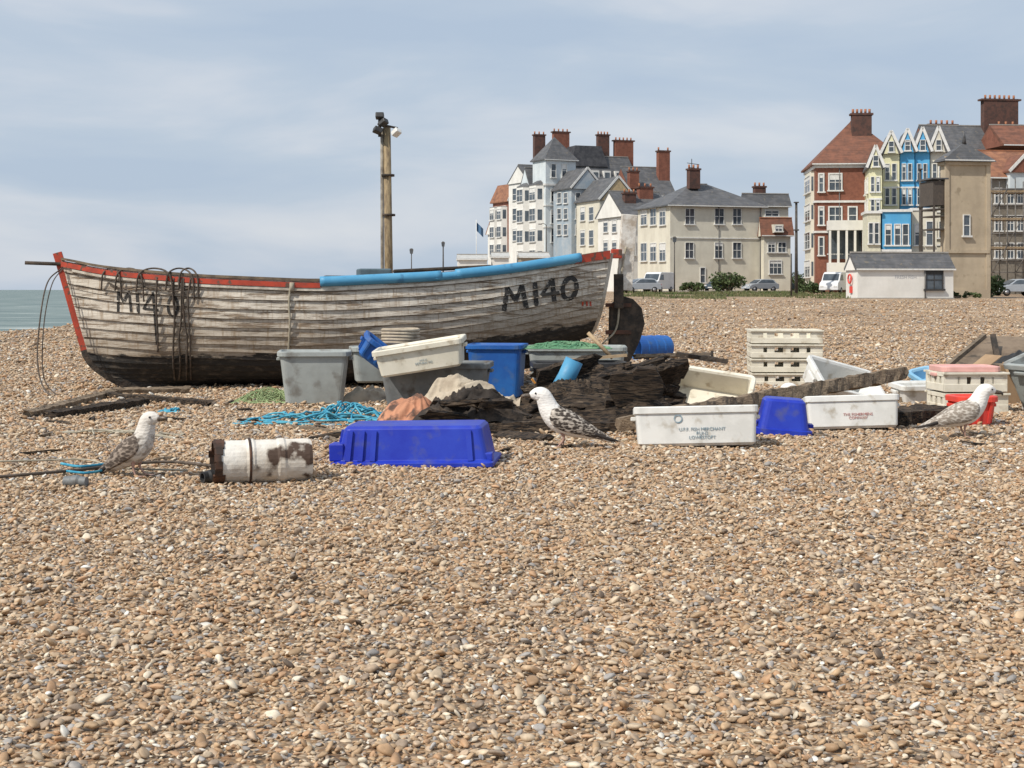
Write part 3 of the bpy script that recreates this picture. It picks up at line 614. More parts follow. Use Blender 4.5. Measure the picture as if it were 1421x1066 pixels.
for i in range(34):
    u0 = 722+rd.uniform(0, 150); d0 = rd.uniform(12.3, 13.8); z0 = rd.uniform(.02, .36)
    L = rd.uniform(.35, .80); an = rd.uniform(-.5, .5); ti = rd.uniform(-.25, .45)
    a = Vector(((u0-CX)/F*d0, d0, z0)); c_ = a+Vector((math.cos(an)*L, math.sin(an)*L, ti*L)); c_.z = min(max(c_.z, .04), .50)
    mx = (950-CX)/F*c_.y; c_.x = min(c_.x, mx)
    slab(b, 'slabs', rotw, a, c_, rd.uniform(.16, .30), rd.uniform(.04, .10), i, roll=rd.uniform(-.2, 1.3))
for i in range(10):
    t = i/9; slab(b, 'broken_boards', rotw, W(786+t*62, 584-t*8, 12.6+t*.7), W(846+t*100+rd.uniform(-6, 6), 531-t*12+rd.uniform(-5, 8), 13.0+t*.8), .24, .06, 50+i, roll=rd.uniform(.6, 1.2))
slab(b, 'slabs', rotw, W(775, 548, 13.6), W(850, 526, 13.8), .24, .18, 42); slab(b, 'slabs', rotw, W(735, 562, 12.9), W(800, 545, 13.0), .2, .12, 43)
b.done()
b = Bd('rotted_timber_pile')
for i in range(9):
    u0 = rd.uniform(590, 680); d0 = rd.uniform(11.9, 12.8); L = rd.uniform(.25, .5); an = rd.uniform(-.5, .5)
    a = Vector(((u0-CX)/F*d0, d0, rd.uniform(.1, .30))); c_ = a+Vector((math.cos(an)*L, math.sin(an)*L, rd.uniform(-.15, .05))); c_.z = max(c_.z, .06)
    slab(b, 'slabs', rotw, a, c_, rd.uniform(.07, .15), rd.uniform(.02, .05), 200+i, roll=rd.uniform(-.2, 1.2))
b.done()
cloth('black_tarpaulin', on_g(842, 600, .65), 1.55, 1.0, .42, rotw, 7, fold=(1.6, 8), crisp=1.5)
b = Bd('long_plank'); slab(b, 'plank', plankm, W(868, 588, 11.45), W(1250, 519, 13.7), .18, .12, 77, roll=.2); b.done()
b = Bd('long_plank'); slab(b, 'plank', rotw, W(650, 600, 11.9)+Vector((0, 0, .02)), W(900, 592, 12.0), .16, .1, 78); b.done()
b = Bd('short_plank'); slab(b, 'plank', plankm, W(405, 597, 12.4), W(490, 606, 11.8), .14, .08, 79); slab(b, 'plank2', rotw, W(430, 612, 11.6), W(474, 604, 11.6), .10, .06, 80); b.done()
for (u0, v0, u1, v1, w, h, s, m) in ((38, 580, 165, 546, .10, .07, 81, plankm), (70, 581, 200, 560, .13, .07, 82, rotw), (150, 552, 292, 563, .1, .06, 83, rotw), (160, 548, 262, 545, .09, .08, 84, plankm), (1236, 592, 1312, 585, .3, .14, 85, rotw), (1245, 560, 1330, 548, .1, .06, 86, plankm), (820, 605, 880, 604, .12, .08, 87, rotw), (930, 560, 1010, 556, .14, .1, 88, rotw), (690, 612, 760, 620, .10, .05, 95, rotw), (1000, 590, 1060, 575, .1, .05, 96, plankm)):
    a, c_ = on_g(u0, v0), on_g(u1, v1); b = Bd('driftwood_plank'); slab(b, 'plank', m, a+Vector((0, 0, h/2)), c_+Vector((0, 0, h/2)), w, h, s); b.done()
b = Bd('driftwood_scraps')
for i in range(46):
    u = rd.uniform(20, 1400); v = rd.uniform(560, 640) if u > 300 else rd.uniform(575, 690); p = on_g(u, v); L = rd.uniform(.05, .3); an = rd.uniform(0, 3.1)
    q = p+Vector((math.cos(an)*L, math.sin(an)*L, 0)); q.z = tz(q.x, q.y)+.02; p.z += .015
    slab(b, 'scraps' if i % 2 else 'pale_scraps', rotw if i % 2 else plankm, p, q, rd.uniform(.015, .05), rd.uniform(.01, .03), 100+i)
b.done()
b = Bd('broken_oar'); b.tube('shaft', mat('raw_pine', (.45, .33, .2), (.32, .23, .14), bump=.2), [W(816, 462, 16), W(850, 497, 15.9)], .022, n=8); b.beam('slat', MATS['raw_pine'], W(790, 500, 15.6), W(870, 493, 15.6), .05, .03); b.done()
b = Bd('orange_scrap'); b.beam('board', mat('orange_paint', (.6, .28, .05), (.5, .2, .04)), W(738, 526, 13.9), W(752, 543, 13.9), .02, .09, up=(0, 1, 0)); b.done()
b = Bd('plywood_sheet')
P4 = [W(1298, 522, 16.5), W(1366, 466, 17.8), W(1446, 468, 17.6), W(1440, 526, 16.5)]
b.mesh('sheet', mat('brown_plywood', (.22, .165, .115), (.13, .095, .065), scale=3, rough=.8, bump=.3, c3=(.07, .055, .04), s3=5), P4+[v+Vector((0, .03, .0)) for v in P4], [(0, 3, 2, 1), (4, 5, 6, 7), (0, 1, 5, 4), (1, 2, 6, 5), (2, 3, 7, 6), (3, 0, 4, 7)])
b.beam('batten', oldw, W(1298, 522, 16.45), W(1366, 466, 17.75), .05, .05); b.beam('prop', darkw, W(1378, 466, 17.3), W(1392, 540, 16.6), .06, .06); b.done()
b = Bd('cardboard_box'); p = on_g(1402, 566, .3); b.e.location = p; b.e.rotation_euler = (0, 0, R(12))
cb = mat('cardboard', (.38, .26, .155), (.30, .20, .12), scale=3, rough=.9)
b.box('carton', cb, (0, 0, .2), (.42, .34, .40)); b.box('flap', cb, (-.27, 0, .44), (.2, .32, .008), rot=(0, R(-35), 0)); b.box('flap', cb, (0, -.23, .38), (.4, .14, .008), rot=(R(50), 0, 0)); b.done()
cloth('black_tarpaulin', W(1428, 520, 16.2), .7, .6, .42, mat('black_sheeting', (.02, .02, .02), (.05, .05, .05), rough=.6), 9, fold=(3, 3))
b = Bd('low_timber_frame')
slab(b, 'bar', darkw, W(940, 492, 19.5), W(1010, 502, 19.3), .1, .06, 90); slab(b, 'bar2', oldw, W(880, 495, 20), W(985, 492, 21), .06, .05, 91)
b.tube('upright', darkw, [W(988, 500, 20.5), W(988, 487, 20.5)], .02); b.done()

# ------------------------------------------------------------------ floodlight pole behind the boat
b = Bd('floodlight_pole'); d = 26.; polem = mat('pole_timber', (.34, .26, .15), (.15, .11, .07), scale=5, rough=.8, stretch=(6, 6, 1), bump=.4)
base = W(541, 402, d); base.z = tz(base.x, d)-.3; top = W(537, 176, d)
b.tube('timber_pole', polem, [base, top], lambda t: .085-.02*t, n=10, cat=False)
b.tube('conduit', mat('conduit_grey', (.30, .27, .22), (.12, .10, .08)), [base+Vector((-.13, -.02, 0)), W(530, 178, d)], .03, n=8, cat=False)
for v in (245, 300): b.tube('bands', darkw, [W(537+(v-176)*.02, v, d), W(537+(v-176)*.02, v-3, d)], .12, n=12, cat=False)
b.tube('crossarm', darkw, [W(524, 172, d-.1), W(552, 178, d-.1)], .02, n=6); b.tube('mast_tip', darkw, [W(527, 190, d-.1), W(527, 158, d-.1)], .03, n=8)
for u, v, rz, m in ((524, 181, 20, P_black), (532, 170, -30, P_black), (550, 184, -35, P_white), (527, 161, 0, P_black)):
    b.box('floodlights' if m is P_black else 'white_floodlight', m, W(u, v, d-.15), (.15, .13, .10), rot=(R(-20), R(rz), R(rz)), bevel=.015)
b.done()

# ------------------------------------------------------------------ GULLS
def gull(name, loc, yaw, k, mottle, pitch=0., dark=(.10, .075, .055), lite=(.62, .58, .52), head_dn=0, breast=.12, base=(.78, .76, .72)):
    """faces +x, k metres per unit"""
    b = Bd(name, loc, (0, pitch, yaw))
    gm = bpy.data.materials.new('gull_plumage'); gm.use_nodes = True; nt = gm.node_tree; bs = nt.nodes['Principled BSDF']; bs.inputs['Roughness'].default_value = .85
    tc = nd(nt, 'ShaderNodeTexCoord'); mp = nd(nt, 'ShaderNodeMapping'); mp.inputs['Scale'].default_value = (.75, 1.2, 1.6); mp.inputs['Rotation'].default_value = (0, R(-30), 0); nt.links.new(tc.outputs['Object'], mp.inputs[0])
    v = nd(nt, 'ShaderNodeTexVoronoi'); v.inputs['Scale'].default_value = 42; nt.links.new(mp.outputs[0], v.inputs['Vector'])
    r1 = ramp(nt, [(.50, dark), (.80, lite)]); nt.links.new(v.outputs['Distance'], r1.inputs['Fac'])
    n2 = nd(nt, 'ShaderNodeTexNoise'); n2.inputs['Scale'].default_value = 26; n2.inputs['Detail'].default_value = 4; nt.links.new(mp.outputs[0], n2.inputs['Vector'])
    r2 = ramp(nt, [(.56, (0, 0, 0)), (.66, (.8, .8, .8))]); nt.links.new(n2.outputs['Fac'], r2.inputs['Fac'])
    wingc = mixc(nt, r2.outputs['Color'], r1.outputs['Color'], lite)
    a1 = nd(nt, 'ShaderNodeAttribute', attribute_name='mask')
    md = nd(nt, 'ShaderNodeMath', operation='MULTIPLY_ADD'); nt.links.new(n2.outputs['Fac'], md.inputs[0]); md.inputs[1].default_value = .8; nt.links.new(a1.outputs['Fac'], md.inputs[2])
    r3 = ramp(nt, [(.66, (0, 0, 0)), (.86, (1, 1, 1))]); nt.links.new(md.outputs[0], r3.inputs['Fac'])
    nt.links.new(mixc(nt, r3.outputs['Color'], base, wingc), bs.inputs['Base Color'])
    bp = nd(nt, 'ShaderNodeBump'); bp.inputs['Strength'].default_value = .5; bp.inputs['Distance'].default_value = .006; nt.links.new(v.outputs['Distance'], bp.inputs['Height']); nt.links.new(bp.outputs[0], bs.inputs['Normal'])
    hx, hz = 27, 71-head_dn
    sp = [(hx+13, hz-1.8, 2.6, 3.2), (hx+9.5, hz-.8, 5, 6), (hx+3, hz+.2, 8.6, 9.2), (hx-4, hz-1.5, 9.8, 10.6), (hx-8.5, hz-10, 10.2, 12.0), (14, hz-20, 12.6, 13.8), (8, 43, 15, 15.5), (0, 36.5, 17, 16.5), (-12, 31.5, 17, 16), (-26, 26, 14, 13), (-40, 20, 9.5, 8.5), (-52, 15, 6.5, 4), (-64, 10.5, 6, 1.6), (-72, 7.5, 6.5, .8)]
    P = catmull([Vector((a, c_, 0)) for a, c_, _, _ in sp], 6); Rr = catmull([Vector((a, c_, 0)) for _, _, a, c_ in sp], 6)
    n = 28; V = []; Fs = []; mask = []
    for i, p in enumerate(P):
        t = (P[min(i+1, len(P)-1)]-P[max(i-1, 0)]).normalized(); nn = Vector((t.y, -t.x, 0))
        for j in range(n):
            a = 2*math.pi*j/n; q = p+nn*math.cos(a)*Rr[i].y; V.append((q.x*k, math.sin(a)*Rr[i].x*k, q.y*k))
            up_ = nn.y*math.cos(a)-nn.x*math.cos(a)*.6; fr = i/len(P)
            mask.append(mottle*max(0, min(1, (fr-.36)*6))*max(0, .35+.65*up_)*1.3+(.0 if fr < .33 else breast))
    for i in range(len(P)-1):
        for j in range(n): Fs.append((i*n+j, i*n+(j+1) % n, (i+1)*n+(j+1) % n, (i+1)*n+j))
    Fs += [tuple(range(n))[::-1], tuple(range((len(P)-1)*n, len(P)*n))]
    def wing(sg):
        o = len(V); W_ = [(12, 46, 3, 6, 12.5), (7, 43, 3.6, 11, 14.8), (-4, 38.5, 4, 13.5, 16.0), (-18, 33, 4, 12.5, 14.4), (-32, 27, 3.5, 9.5, 11), (-46, 20.5, 2.5, 6.5, 7.0), (-60, 14.5, 1.8, 3.8, 4.2), (-74, 9.5, .6, 1.2, 2)]
        Pw = catmull([Vector((a, c_, e)) for a, c_, _, _, e in W_], 5); Rw = catmull([Vector((t_, h_, 0)) for _, _, t_, h_, _ in W_], 5); m_ = 14
        for i, p in enumerate(Pw):
            for j in range(m_):
                a = 2*math.pi*j/m_; vv = math.sin(a)*Rw[i].y; zz = p.y+vv
                yy = p.z+math.cos(a)*Rw[i].x-max(0, vv)**2*.035
                V.append(((p.x-vv*.25)*k, sg*yy*k, zz*k)); mask.append(.25+mottle)
        for i in range(len(Pw)-1):
            for j in range(m_): Fs.append((o+i*m_+j, o+i*m_+(j+1) % m_, o+(i+1)*m_+(j+1) % m_, o+(i+1)*m_+j))
        Fs.append(tuple(o+j for j in range(m_))[::-1]); Fs.append(tuple(o+(len(Pw)-1)*m_+j for j in range(m_)))
    wing(1); wing(-1)
    me = bpy.data.meshes.new('plumage'); me.from_pydata(V, [], Fs); me.polygons.foreach_set('use_smooth', [True]*len(me.polygons)); me.materials.append(gm)
    a = me.attributes.new('mask', 'FLOAT', 'POINT'); a.data.foreach_set('value', mask); me.update()
    o = bpy.data.objects.new('plumage', me); scene.collection.objects.link(o); o.parent = b.e
    bill = mat('gull_bill', (.04, .035, .03), (.14, .10, .07), scale=60, rough=.4); leg = mat('gull_leg', (.42, .27, .22), (.35, .22, .18), rough=.6)
    b.tube('bill', bill, [Vector((hx+10, 0, hz-1.5))*k, Vector((hx+17, 0, hz-2))*k, Vector((hx+22.5, 0, hz-2.7))*k, Vector((hx+25, 0, hz-5.8))*k], lambda t: (2.9*(1-t**3)+.5)*k, n=8)
    primaries = mat('primary_feathers', (.025, .02, .018), (.05, .04, .035))
    for sg in (-1, 1):
        b.tube('eyes', P_black, [Vector((hx+5, sg*7, hz+2))*k, Vector((hx+5, sg*8.9, hz+2))*k], 1.3*k, n=8)
        b.tube('wing_tips', primaries, [Vector((-46, sg*6, 19.5))*k, Vector((-64, sg*4, 13))*k, Vector((-80, sg*1.8, 9))*k], lambda t: (3.6*(1-t)+.4)*k, n=8)
        b.tube('legs', leg, [Vector((-3, sg*7, 23))*k, Vector((-5, sg*7, 12))*k, Vector((0+sg*3, sg*7, 1.2))*k], lambda t: (3.0*(1-t)**3+1.15)*k, n=8)
        f = Vector((sg*3, sg*7, .9))*k
        b.mesh('webbed_feet', leg, [f+Vector((-2, 0, 0))*k, f+Vector((11, -5, -.6))*k, f+Vector((13, 0, -.6))*k, f+Vector((11, 5, -.6))*k, f+Vector((1, 0, 1.6))*k], [(0, 1, 4), (1, 2, 4), (2, 3, 4), (3, 0, 4), (0, 3, 2, 1)])
    b.done()
def gp(u, v): p = on_g(u, v); return p+Vector((0, 0, .008))
gull('gull', gp(777, 632), R(176), 1/184, .9, dark=(.045, .034, .027), lite=(.56, .50, .43), breast=.12)
gull('gull', gp(196, 668), R(-22), 1/205, .95, pitch=R(-10), dark=(.08, .06, .047), lite=(.34, .28, .23), breast=.30, base=(.64, .61, .56))
gull('gull', gp(1340, 611), R(4), 1/185, .5, pitch=R(4), dark=(.27, .23, .19), lite=(.58, .54, .48), breast=.15)
gull('gull', W(1072, 602, 15.2), R(0), 1/150, .6, dark=(.28, .25, .22), lite=(.6, .58, .54))

# ------------------------------------------------------------------ HOUSES
SR = (.5, .5, 9); RS = (1.0, 1.0, .2)
slate = mat('slate_roof', (.085, .088, .095), (.13, .13, .135), scale=1.2, rough=.6, bump=.3, bscale=6, c3=(.17, .15, .12), s3=3, courses=SR, cst=.6)
slate2 = mat('dark_slate_roof', (.035, .036, .042), (.07, .07, .075), scale=1.2, rough=.6, courses=SR)
tile = mat('red_tile_roof', (.22, .095, .06), (.14, .068, .048), scale=1.4, rough=.8, bump=.4, bscale=8, courses=SR, cst=.6)
tile2 = mat('orange_tile_roof', (.32, .15, .085), (.20, .095, .062), scale=1.4, rough=.8, bump=.4, bscale=8, courses=SR, cst=.6)
brick = mat('red_brick', (.25, .10, .065), (.18, .072, .048), scale=2.2, rough=.85, c3=(.31, .14, .095), s3=9, courses=RS)
brickd = mat('sooty_brick', (.12, .06, .046), (.065, .042, .036), scale=2.2, rough=.9)
cream = mat('cream_render', (.66, .63, .53), (.59, .56, .47), scale=.6, rough=.85, courses=RS, cst=.2)
offw = mat('white_render', (.76, .75, .71), (.68, .67, .63), scale=.6, rough=.8, courses=RS, cst=.15)
paleb = mat('pale_blue_render', (.62, .67, .69), (.54, .60, .63), scale=.6, rough=.8, courses=RS, cst=.2)
greyb = mat('blue_grey_render', (.30, .37, .43), (.40, .44, .47), scale=.6, rough=.85, courses=RS, cst=.2)
yell = mat('yellow_render', (.72, .70, .46), (.66, .63, .43), scale=.6, rough=.8, courses=RS, cst=.2)
blu = mat('bright_blue_render', (.08, .34, .62), (.11, .40, .66), scale=.6, rough=.8, courses=RS, cst=.2)
sand = mat('tower_render', (.48, .40, .29), (.40, .33, .24), scale=.5, rough=.9, c3=(.33, .27, .19), s3=1.5, bump=.3, bscale=5, courses=RS, cst=.25)
pot = mat('terracotta', (.38, .16, .08), (.28, .12, .07), rough=.8)
concrete = mat('concrete', (.35, .33, .3))

class House(Bd):
    def __init__(s, name, cu, d, th, ru, lu, zb=.95):
        s.C = Vector(((cu-CX)/F*d, d, zb)); s.th = R(th); s.zb = zb; super().__init__(name, s.C, (0, 0, s.th))
        s.U = Vector((math.cos(s.th), math.sin(s.th))); s.V = Vector((-math.sin(s.th), math.cos(s.th)))
        s.w = s.hit('F', ru)[0]; s.d = s.hit('L', lu)[0] if lu is not None else 8.
    def hit(s, face, u, v=0, off=0):
        D = s.U if face == 'F' else s.V; C = Vector((s.C.x, s.C.y))-(s.V if face == 'F' else s.U)*off; k = (u-CX)/F
        t = (k*C.y-C.x)/(D.x-k*D.y); Y = C.y+t*D.y
        return t, H-(v-HY)/F*Y-s.zb
    def zz(s, v): return H-(v-HY)/F*s.C.y-s.zb
    def walls(s, m, z1, z0=-.6, part='walls', x0=0, x1=None, y0=0, y1=None):
        x1 = s.w if x1 is None else x1; y1 = s.d if y1 is None else y1
        s.box(part, m, ((x0+x1)/2, (y0+y1)/2, (z0+z1)/2), (x1-x0, y1-y0, z1-z0))
    def roof(s, m, z0, z1, kind, x0=0, x1=None, y0=0, y1=None, ov=.35, gm=None, part='roof', hip=.5):
        x1 = s.w if x1 is None else x1; y1 = s.d if y1 is None else y1
        X0, X1, Y0, Y1 = x0-ov, x1+ov, y0-ov, y1+ov; xm, ym = (x0+x1)/2, (y0+y1)/2; t = .16
        B_ = [(X0, Y0, z0), (X1, Y0, z0), (X1, Y1, z0), (X0, Y1, z0)]; T_ = [(x, y, z0+t) for x, y, z in B_]
        if kind == 'pyr': rd_ = [(xm, ym, z1)]*2; ax = 'x'
        elif kind == 'hipx': h = (Y1-Y0)*hip; rd_ = [(X0+h, ym, z1), (X1-h, ym, z1)]; ax = 'x'
        elif kind == 'gabx': rd_ = [(X0, ym, z1), (X1, ym, z1)]; ax = 'x'
        else: rd_ = [(xm, Y0, z1), (xm, Y1, z1)]; ax = 'y'
        vs = B_+T_+rd_
        if ax == 'x': fs = [(4, 5, 9, 8), (6, 7, 8, 9), (7, 4, 8), (5, 6, 9)]
        else: fs = [(5, 6, 9, 8), (7, 4, 8, 9), (4, 5, 8), (6, 7, 9)]
        s.mesh(part, m, vs, fs+[(0, 1, 5, 4), (1, 2, 6, 5), (2, 3, 7, 6), (3, 0, 4, 7), (3, 2, 1, 0)])
        s.beam('gutter', wframe, (X0, Y0-.06, z0+.06), (X1, Y0-.06, z0+.06), .1, .12) if kind != 'gaby' else None
        if kind in ('hipx', 'gabx'): s.beam('ridge_tiles', pot if m in (tile, tile2) else concrete, (rd_[0][0], ym, z1+.02), (rd_[1][0], ym, z1+.02), .22, .12)
        if kind in ('gabx', 'gaby') and gm:
            if kind == 'gabx':
                for x in (X0-.02, X1+.02): s.mesh('gable_walls', gm, [(x, y0+.1, z0), (x, y1-.1, z0), (x, ym, z1-.35)], [(0, 1, 2)])
            else:
                s.mesh('gable_walls', gm, [(x0+.1, Y0-.02, z0), (x1-.1, Y0-.02, z0), (xm, Y0-.02, z1-.35)], [(0, 1, 2)])
                for xa in (X0, X1): s.beam('barge_boards', wframe, (xa, Y0-.08, z0+t*.5), (xm, Y0-.08, z1), .08, .28, up=(0, 0, 1))
    def win(s, face, u0, u1, v0, v1, bars=1, fr=.09, m=None, off=0, sill=True):
        a0, t0 = s.hit(face, u0, v0, off); a1, b1 = s.hit(face, u1, v1, off); _, t1 = s.hit(face, u1, v0, off); _, b0 = s.hit(face, u0, v1, off)
        s.winl(face, min(a0, a1), max(a0, a1), (b0+b1)/2, (t0+t1)/2, bars, fr, m, off, sill)
    def winl(s, face, lo, hi, zb, zt, bars=1, fr=.09, m=None, off=0, sill=True):
        m = m or wframe
        def bx(part, mm, a, b_, z0, z1, pr, th):
            c = (a+b_)/2; z = (z0+z1)/2
            if face == 'F': s.box(part, mm, (c, -off-pr-th/2+.02, z), (b_-a, th, z1-z0))
            else: s.box(part, mm, (-off-pr-th/2+.02, c, z), (th, b_-a, z1-z0))
        bx('window_panes', glass, lo, hi, zb, zt, 0, .045)
        for a, b_, c, d in ((lo-fr, lo, zb, zt), (hi, hi+fr, zb, zt), (lo-fr, hi+fr, zt, zt+fr)): bx('window_frames', m, a, b_, c, d, 0, .12)
        if sill: bx('window_sills', m, lo-fr-.1, hi+fr+.1, zb-.14, zb, 0, .24)
        bx('glazing_bars', m, lo, hi, (zb+zt)/2-.035, (zb+zt)/2+.035, 0, .075)
        if random.random() < .45: bx('blinds', m, lo+.02, hi-.02, zt-(zt-zb)*random.uniform(.15, .4), zt-.01, 0, .055)
        for i in range(bars):
            x = lo+(hi-lo)*(i+1)/(bars+1); bx('glazing_bars_v', m, x-.03, x+.03, zb, zt, 0, .07)
    def chim(s, u0, u1, v0, v1, y, m=None, n=3, dep=.9):
        m = m or brickd; (x0, z1) = s.hit('F', u0, v0, -y); (x1, z0) = s.hit('F', u1, v1, -y); pz = min(.45, (z1-z0)*.25)
        xc = (x0+x1)/2; w = x1-x0
        s.box('chimney_stacks' if m is brickd else 'brick_chimneys', m, (xc, y+dep/2, (z0+z1-pz)/2), (w*.86, dep, z1-pz-z0)); s.box('chimney_caps', brickd, (xc, y+dep/2, z1-pz-.12), (w, dep+.16, .2))
        for i in range(n): s.tube('chimney_pots', pot, [(xc-w*.36+w*.72*(i/(n-1) if n > 1 else .5), y+dep/2, z1-pz-.02), (xc-w*.36+w*.72*(i/(n-1) if n > 1 else .5), y+dep/2, z1)], .13, n=8, cat=False)
    def pipe(s, x, z1, face='F'):
        a = (x, -.07) if face == 'F' else (-.07, x); s.tube('downpipes', dkp, [(a[0], a[1], -.3), (a[0], a[1], z1)], .05, n=6, cat=False)
    def band(s, v, m=None, h=.2):
        z = s.zz(v); m = m or wframe; s.box('string_course', m, (s.w/2, -.06, z), (s.w+.1, .18, h)); s.box('string_course_side', m, (-.06, s.d/2, z), (.18, s.d+.05, h-.01))
    def bay(s, face, c, w, z0, z1, m, pr=.9, nst=2, top=None):
        h = (z1-z0)/nst
        pts = [(-w/2, 0), (-w/2+.5*pr, -pr), (w/2-.5*pr, -pr), (w/2, 0)]
        f = (lambda x, y, z: (c+x, y, z)) if face == 'F' else (lambda x, y, z: (y, c-x, z))
        vs = [f(x, y, z0) for x, y in pts]+[f(x, y, z1) for x, y in pts]
        s.mesh('bays', m, vs, [(0, 1, 5, 4), (1, 2, 6, 5), (2, 3, 7, 6), (4, 5, 6, 7)])
        for k in range(nst):
            s.winl(face, c-w/2+.5*pr+.12, c+w/2-.5*pr-.12, z0+h*(k+.28), z0+h*(k+.85), 1, .07, off=pr)
            q0, q1 = (Vector(f(*pts[0], 0)), Vector(f(*pts[1], 0))); q2, q3 = (Vector(f(*pts[2], 0)), Vector(f(*pts[3], 0)))
            for aa, bb in ((q0, q1), (q2, q3)):
                cc = (aa+bb)/2; dr = (bb-aa)
                s.box('bay_side_panes', glass, (cc.x, cc.y, z0+h*(k+.56)), (dr.length*.55, .07, h*.5), rot=(0, 0, math.atan2(dr.y, dr.x)))
        tz_ = z1+(.7 if top else .15); s.mesh('bay_roofs', top or wframe, [f(x*1.06, y*1.1, z1) for x, y in pts]+[f(x*.4, y*.1, tz_) for x, y in pts], [(0, 1, 5, 4), (1, 2, 6, 5), (2, 3, 7, 6), (4, 5, 6, 7), (3, 2, 1, 0)])
dkp = mat('dark_downpipe', (.16, .155, .15))

h = House('cream_house', 930, 170, 17.5, 1058, 885); ze = h.zz(286)
h.walls(cream, ze); h.roof(slate, ze, h.zz(250), 'hipx', ov=.5)
for (a, b_, c, d) in ((951, 963, 290, 311), (992, 1004, 290, 311), (1017, 1028, 290, 311), (951, 962, 337, 358), (992, 1002, 337, 358), (1017, 1028, 337, 358)): h.win('F', a, b_, c, d, 1, .05)
h.win('F', 972, 978, 372, 392, 0); h.pipe(h.w*.52, ze); h.pipe(h.w-.3, ze)
for (a, b_) in ((890, 898), (903, 911), (916, 924)):
    h.win('L', a, b_, 290, 312, 1); h.win('L', a, b_, 338, 362, 1)
h.box('string_course', wframe, (h.w/2, -.05, h.zz(330)), (h.w, .12, .12)); h.chim(956, 973, 228, 262, 3, n=3)
h.tube('tv_aerial', P_black, [(4.6, 4, ze+1), (4.6, 4, h.zz(215))], .05, n=5); h.tube('tv_aerial', P_black, [(4.0, 4, h.zz(221)), (5.6, 4, h.zz(223))], .04, n=5); h.tube('tv_aerial', P_black, [(4.2, 4, h.zz(227)), (5.4, 4, h.zz(229))], .04, n=5)
h.done()
h = House('rendered_cottage', 1036, 182, 12, 1094, 1030); ze = h.zz(287); h.walls(cream, ze); h.roof(slate, ze, h.zz(268), 'gabx', gm=cream); h.chim(1047, 1064, 253, 275, 3)
h.win('F', 1062, 1080, 292, 300, 1); h.done()
h = House('brick_cottage', 1060, 172, 8, 1097, 1056); ze = h.zz(328); h.walls(cream, ze); h.roof(tile, ze, h.zz(302), 'gabx', gm=cream)
h.win('F', 1066, 1075, 337, 350, 1); h.win('F', 1080, 1090, 337, 350, 1); h.win('F', 1068, 1084, 362, 380, 2); h.box('dormer', cream, (1.6, -.1, ze+.9), (1.2, 1.2, 1.0)); h.winl('F', 1.2, 2.0, ze+.6, ze+1.2, 1, .08, off=.7); h.done()
h = House('white_terrace_house', 868, 190, 20, 932, 830); ze = h.zz(300); h.walls(offw, ze); h.roof(slate, ze, h.zz(262), 'gabx', gm=offw)
for a in (838, 850): h.win('L', a, a+6, 306, 322, 0); h.win('L', a, a+6, 334, 352, 0)
for a in (874, 888, 902): h.win('F', a, a+7, 304, 318, 1); h.win('F', a, a+7, 336, 354, 1)
h.chim(866, 884, 262, 285, 2, brickd); h.chim(886, 908, 254, 285, 3, brick); h.pipe(.3, ze); h.done()
h = House('slate_roofed_terrace', 880, 205, 18, 935, 850); ze = h.zz(272); h.walls(cream, ze); h.roof(slate, ze, h.zz(228), 'gabx', gm=brick); h.chim(913, 931, 204, 255, 2, brick, n=2); h.win('F', 890, 900, 278, 292, 1); h.done()
h = House('gabled_house', 832, 200, 20, 882, 800); ze = h.zz(278); h.walls(cream, ze); h.roof(slate, ze, h.zz(244), 'gaby', gm=mat('tan_gable', (.5, .38, .22)), ov=.3)
for a in (840, 850, 864): h.win('F', a, a+6, 282, 300, 0); h.win('F', a, a+6, 312, 330, 0)
for a in (806, 818): h.win('L', a, a+6, 288, 306, 0); h.win('L', a, a+6, 320, 340, 0)
h.chim(873, 888, 232, 262, 3, brick); h.done()
h = House('blue_grey_house', 793, 208, 22, 835, 768); ze = h.zz(262); h.walls(greyb, ze); h.roof(slate, ze, h.zz(232), 'gaby', gm=greyb, ov=.3)
for v in (268, 290, 312): 
    for a in (799, 811, 823): h.win('F', a, a+6, v, v+14, 0)
    for a in (774, 783): h.win('L', a, a+5, v, v+14, 0)
h.bay('F', h.w*.4, 2.2, h.zz(345), h.zz(285), offw, nst=3); h.done()
h = House('slate_mansard_hotel', 792, 232, 20, 882, 780); ze = h.zz(250); h.walls(greyb, ze); h.roof(slate, ze, h.zz(214), 'hipx', ov=.4, hip=.2)
h.box('attic_block', slate2, (3.6, 3, h.zz(215)), (6.5, 5, 3.4), taper=.7)
h.chim(829, 847, 182, 225, 2, n=4); h.chim(852, 881, 190, 232, 2, brick, n=5); h.chim(741, 758, 182, 240, 3, n=3); h.chim(767, 792, 178, 230, 6, brick, n=4)
for a in (812, 826, 842, 858): h.box('dormers', offw, (h.hit('F', a)[0], .6, h.zz(243)), (1.3, 1.6, 1.7)); h.box('dormer_panes', glass, (h.hit('F', a)[0], -.22, h.zz(243)), (.8, .06, 1.1))
h.done()
h = House('white_turret_house', 757, 214, 26, 801, 722); ze = h.zz(262); h.walls(paleb, ze)
zt = h.zz(222); xt = h.hit('F', 800)[0]; h.walls(paleb, zt, z0=ze-.1, part='turret', x0=.05, x1=xt-.1, y0=.05, y1=4.3); h.roof(slate, zt, h.zz(187), 'pyr', x0=0, x1=xt, y0=0, y1=4.4, ov=.25, part='turret_roof')
h.roof(slate, ze, h.zz(228), 'gabx', y0=4.5, gm=paleb, ov=.2)
for v in (228, 262, 292, 318): 
    for a in (765, 780): h.win('F', a, a+6, v, v+18, 0)
for v in (272, 300, 326): h.win('L', 728, 733, v, v+16, 0)
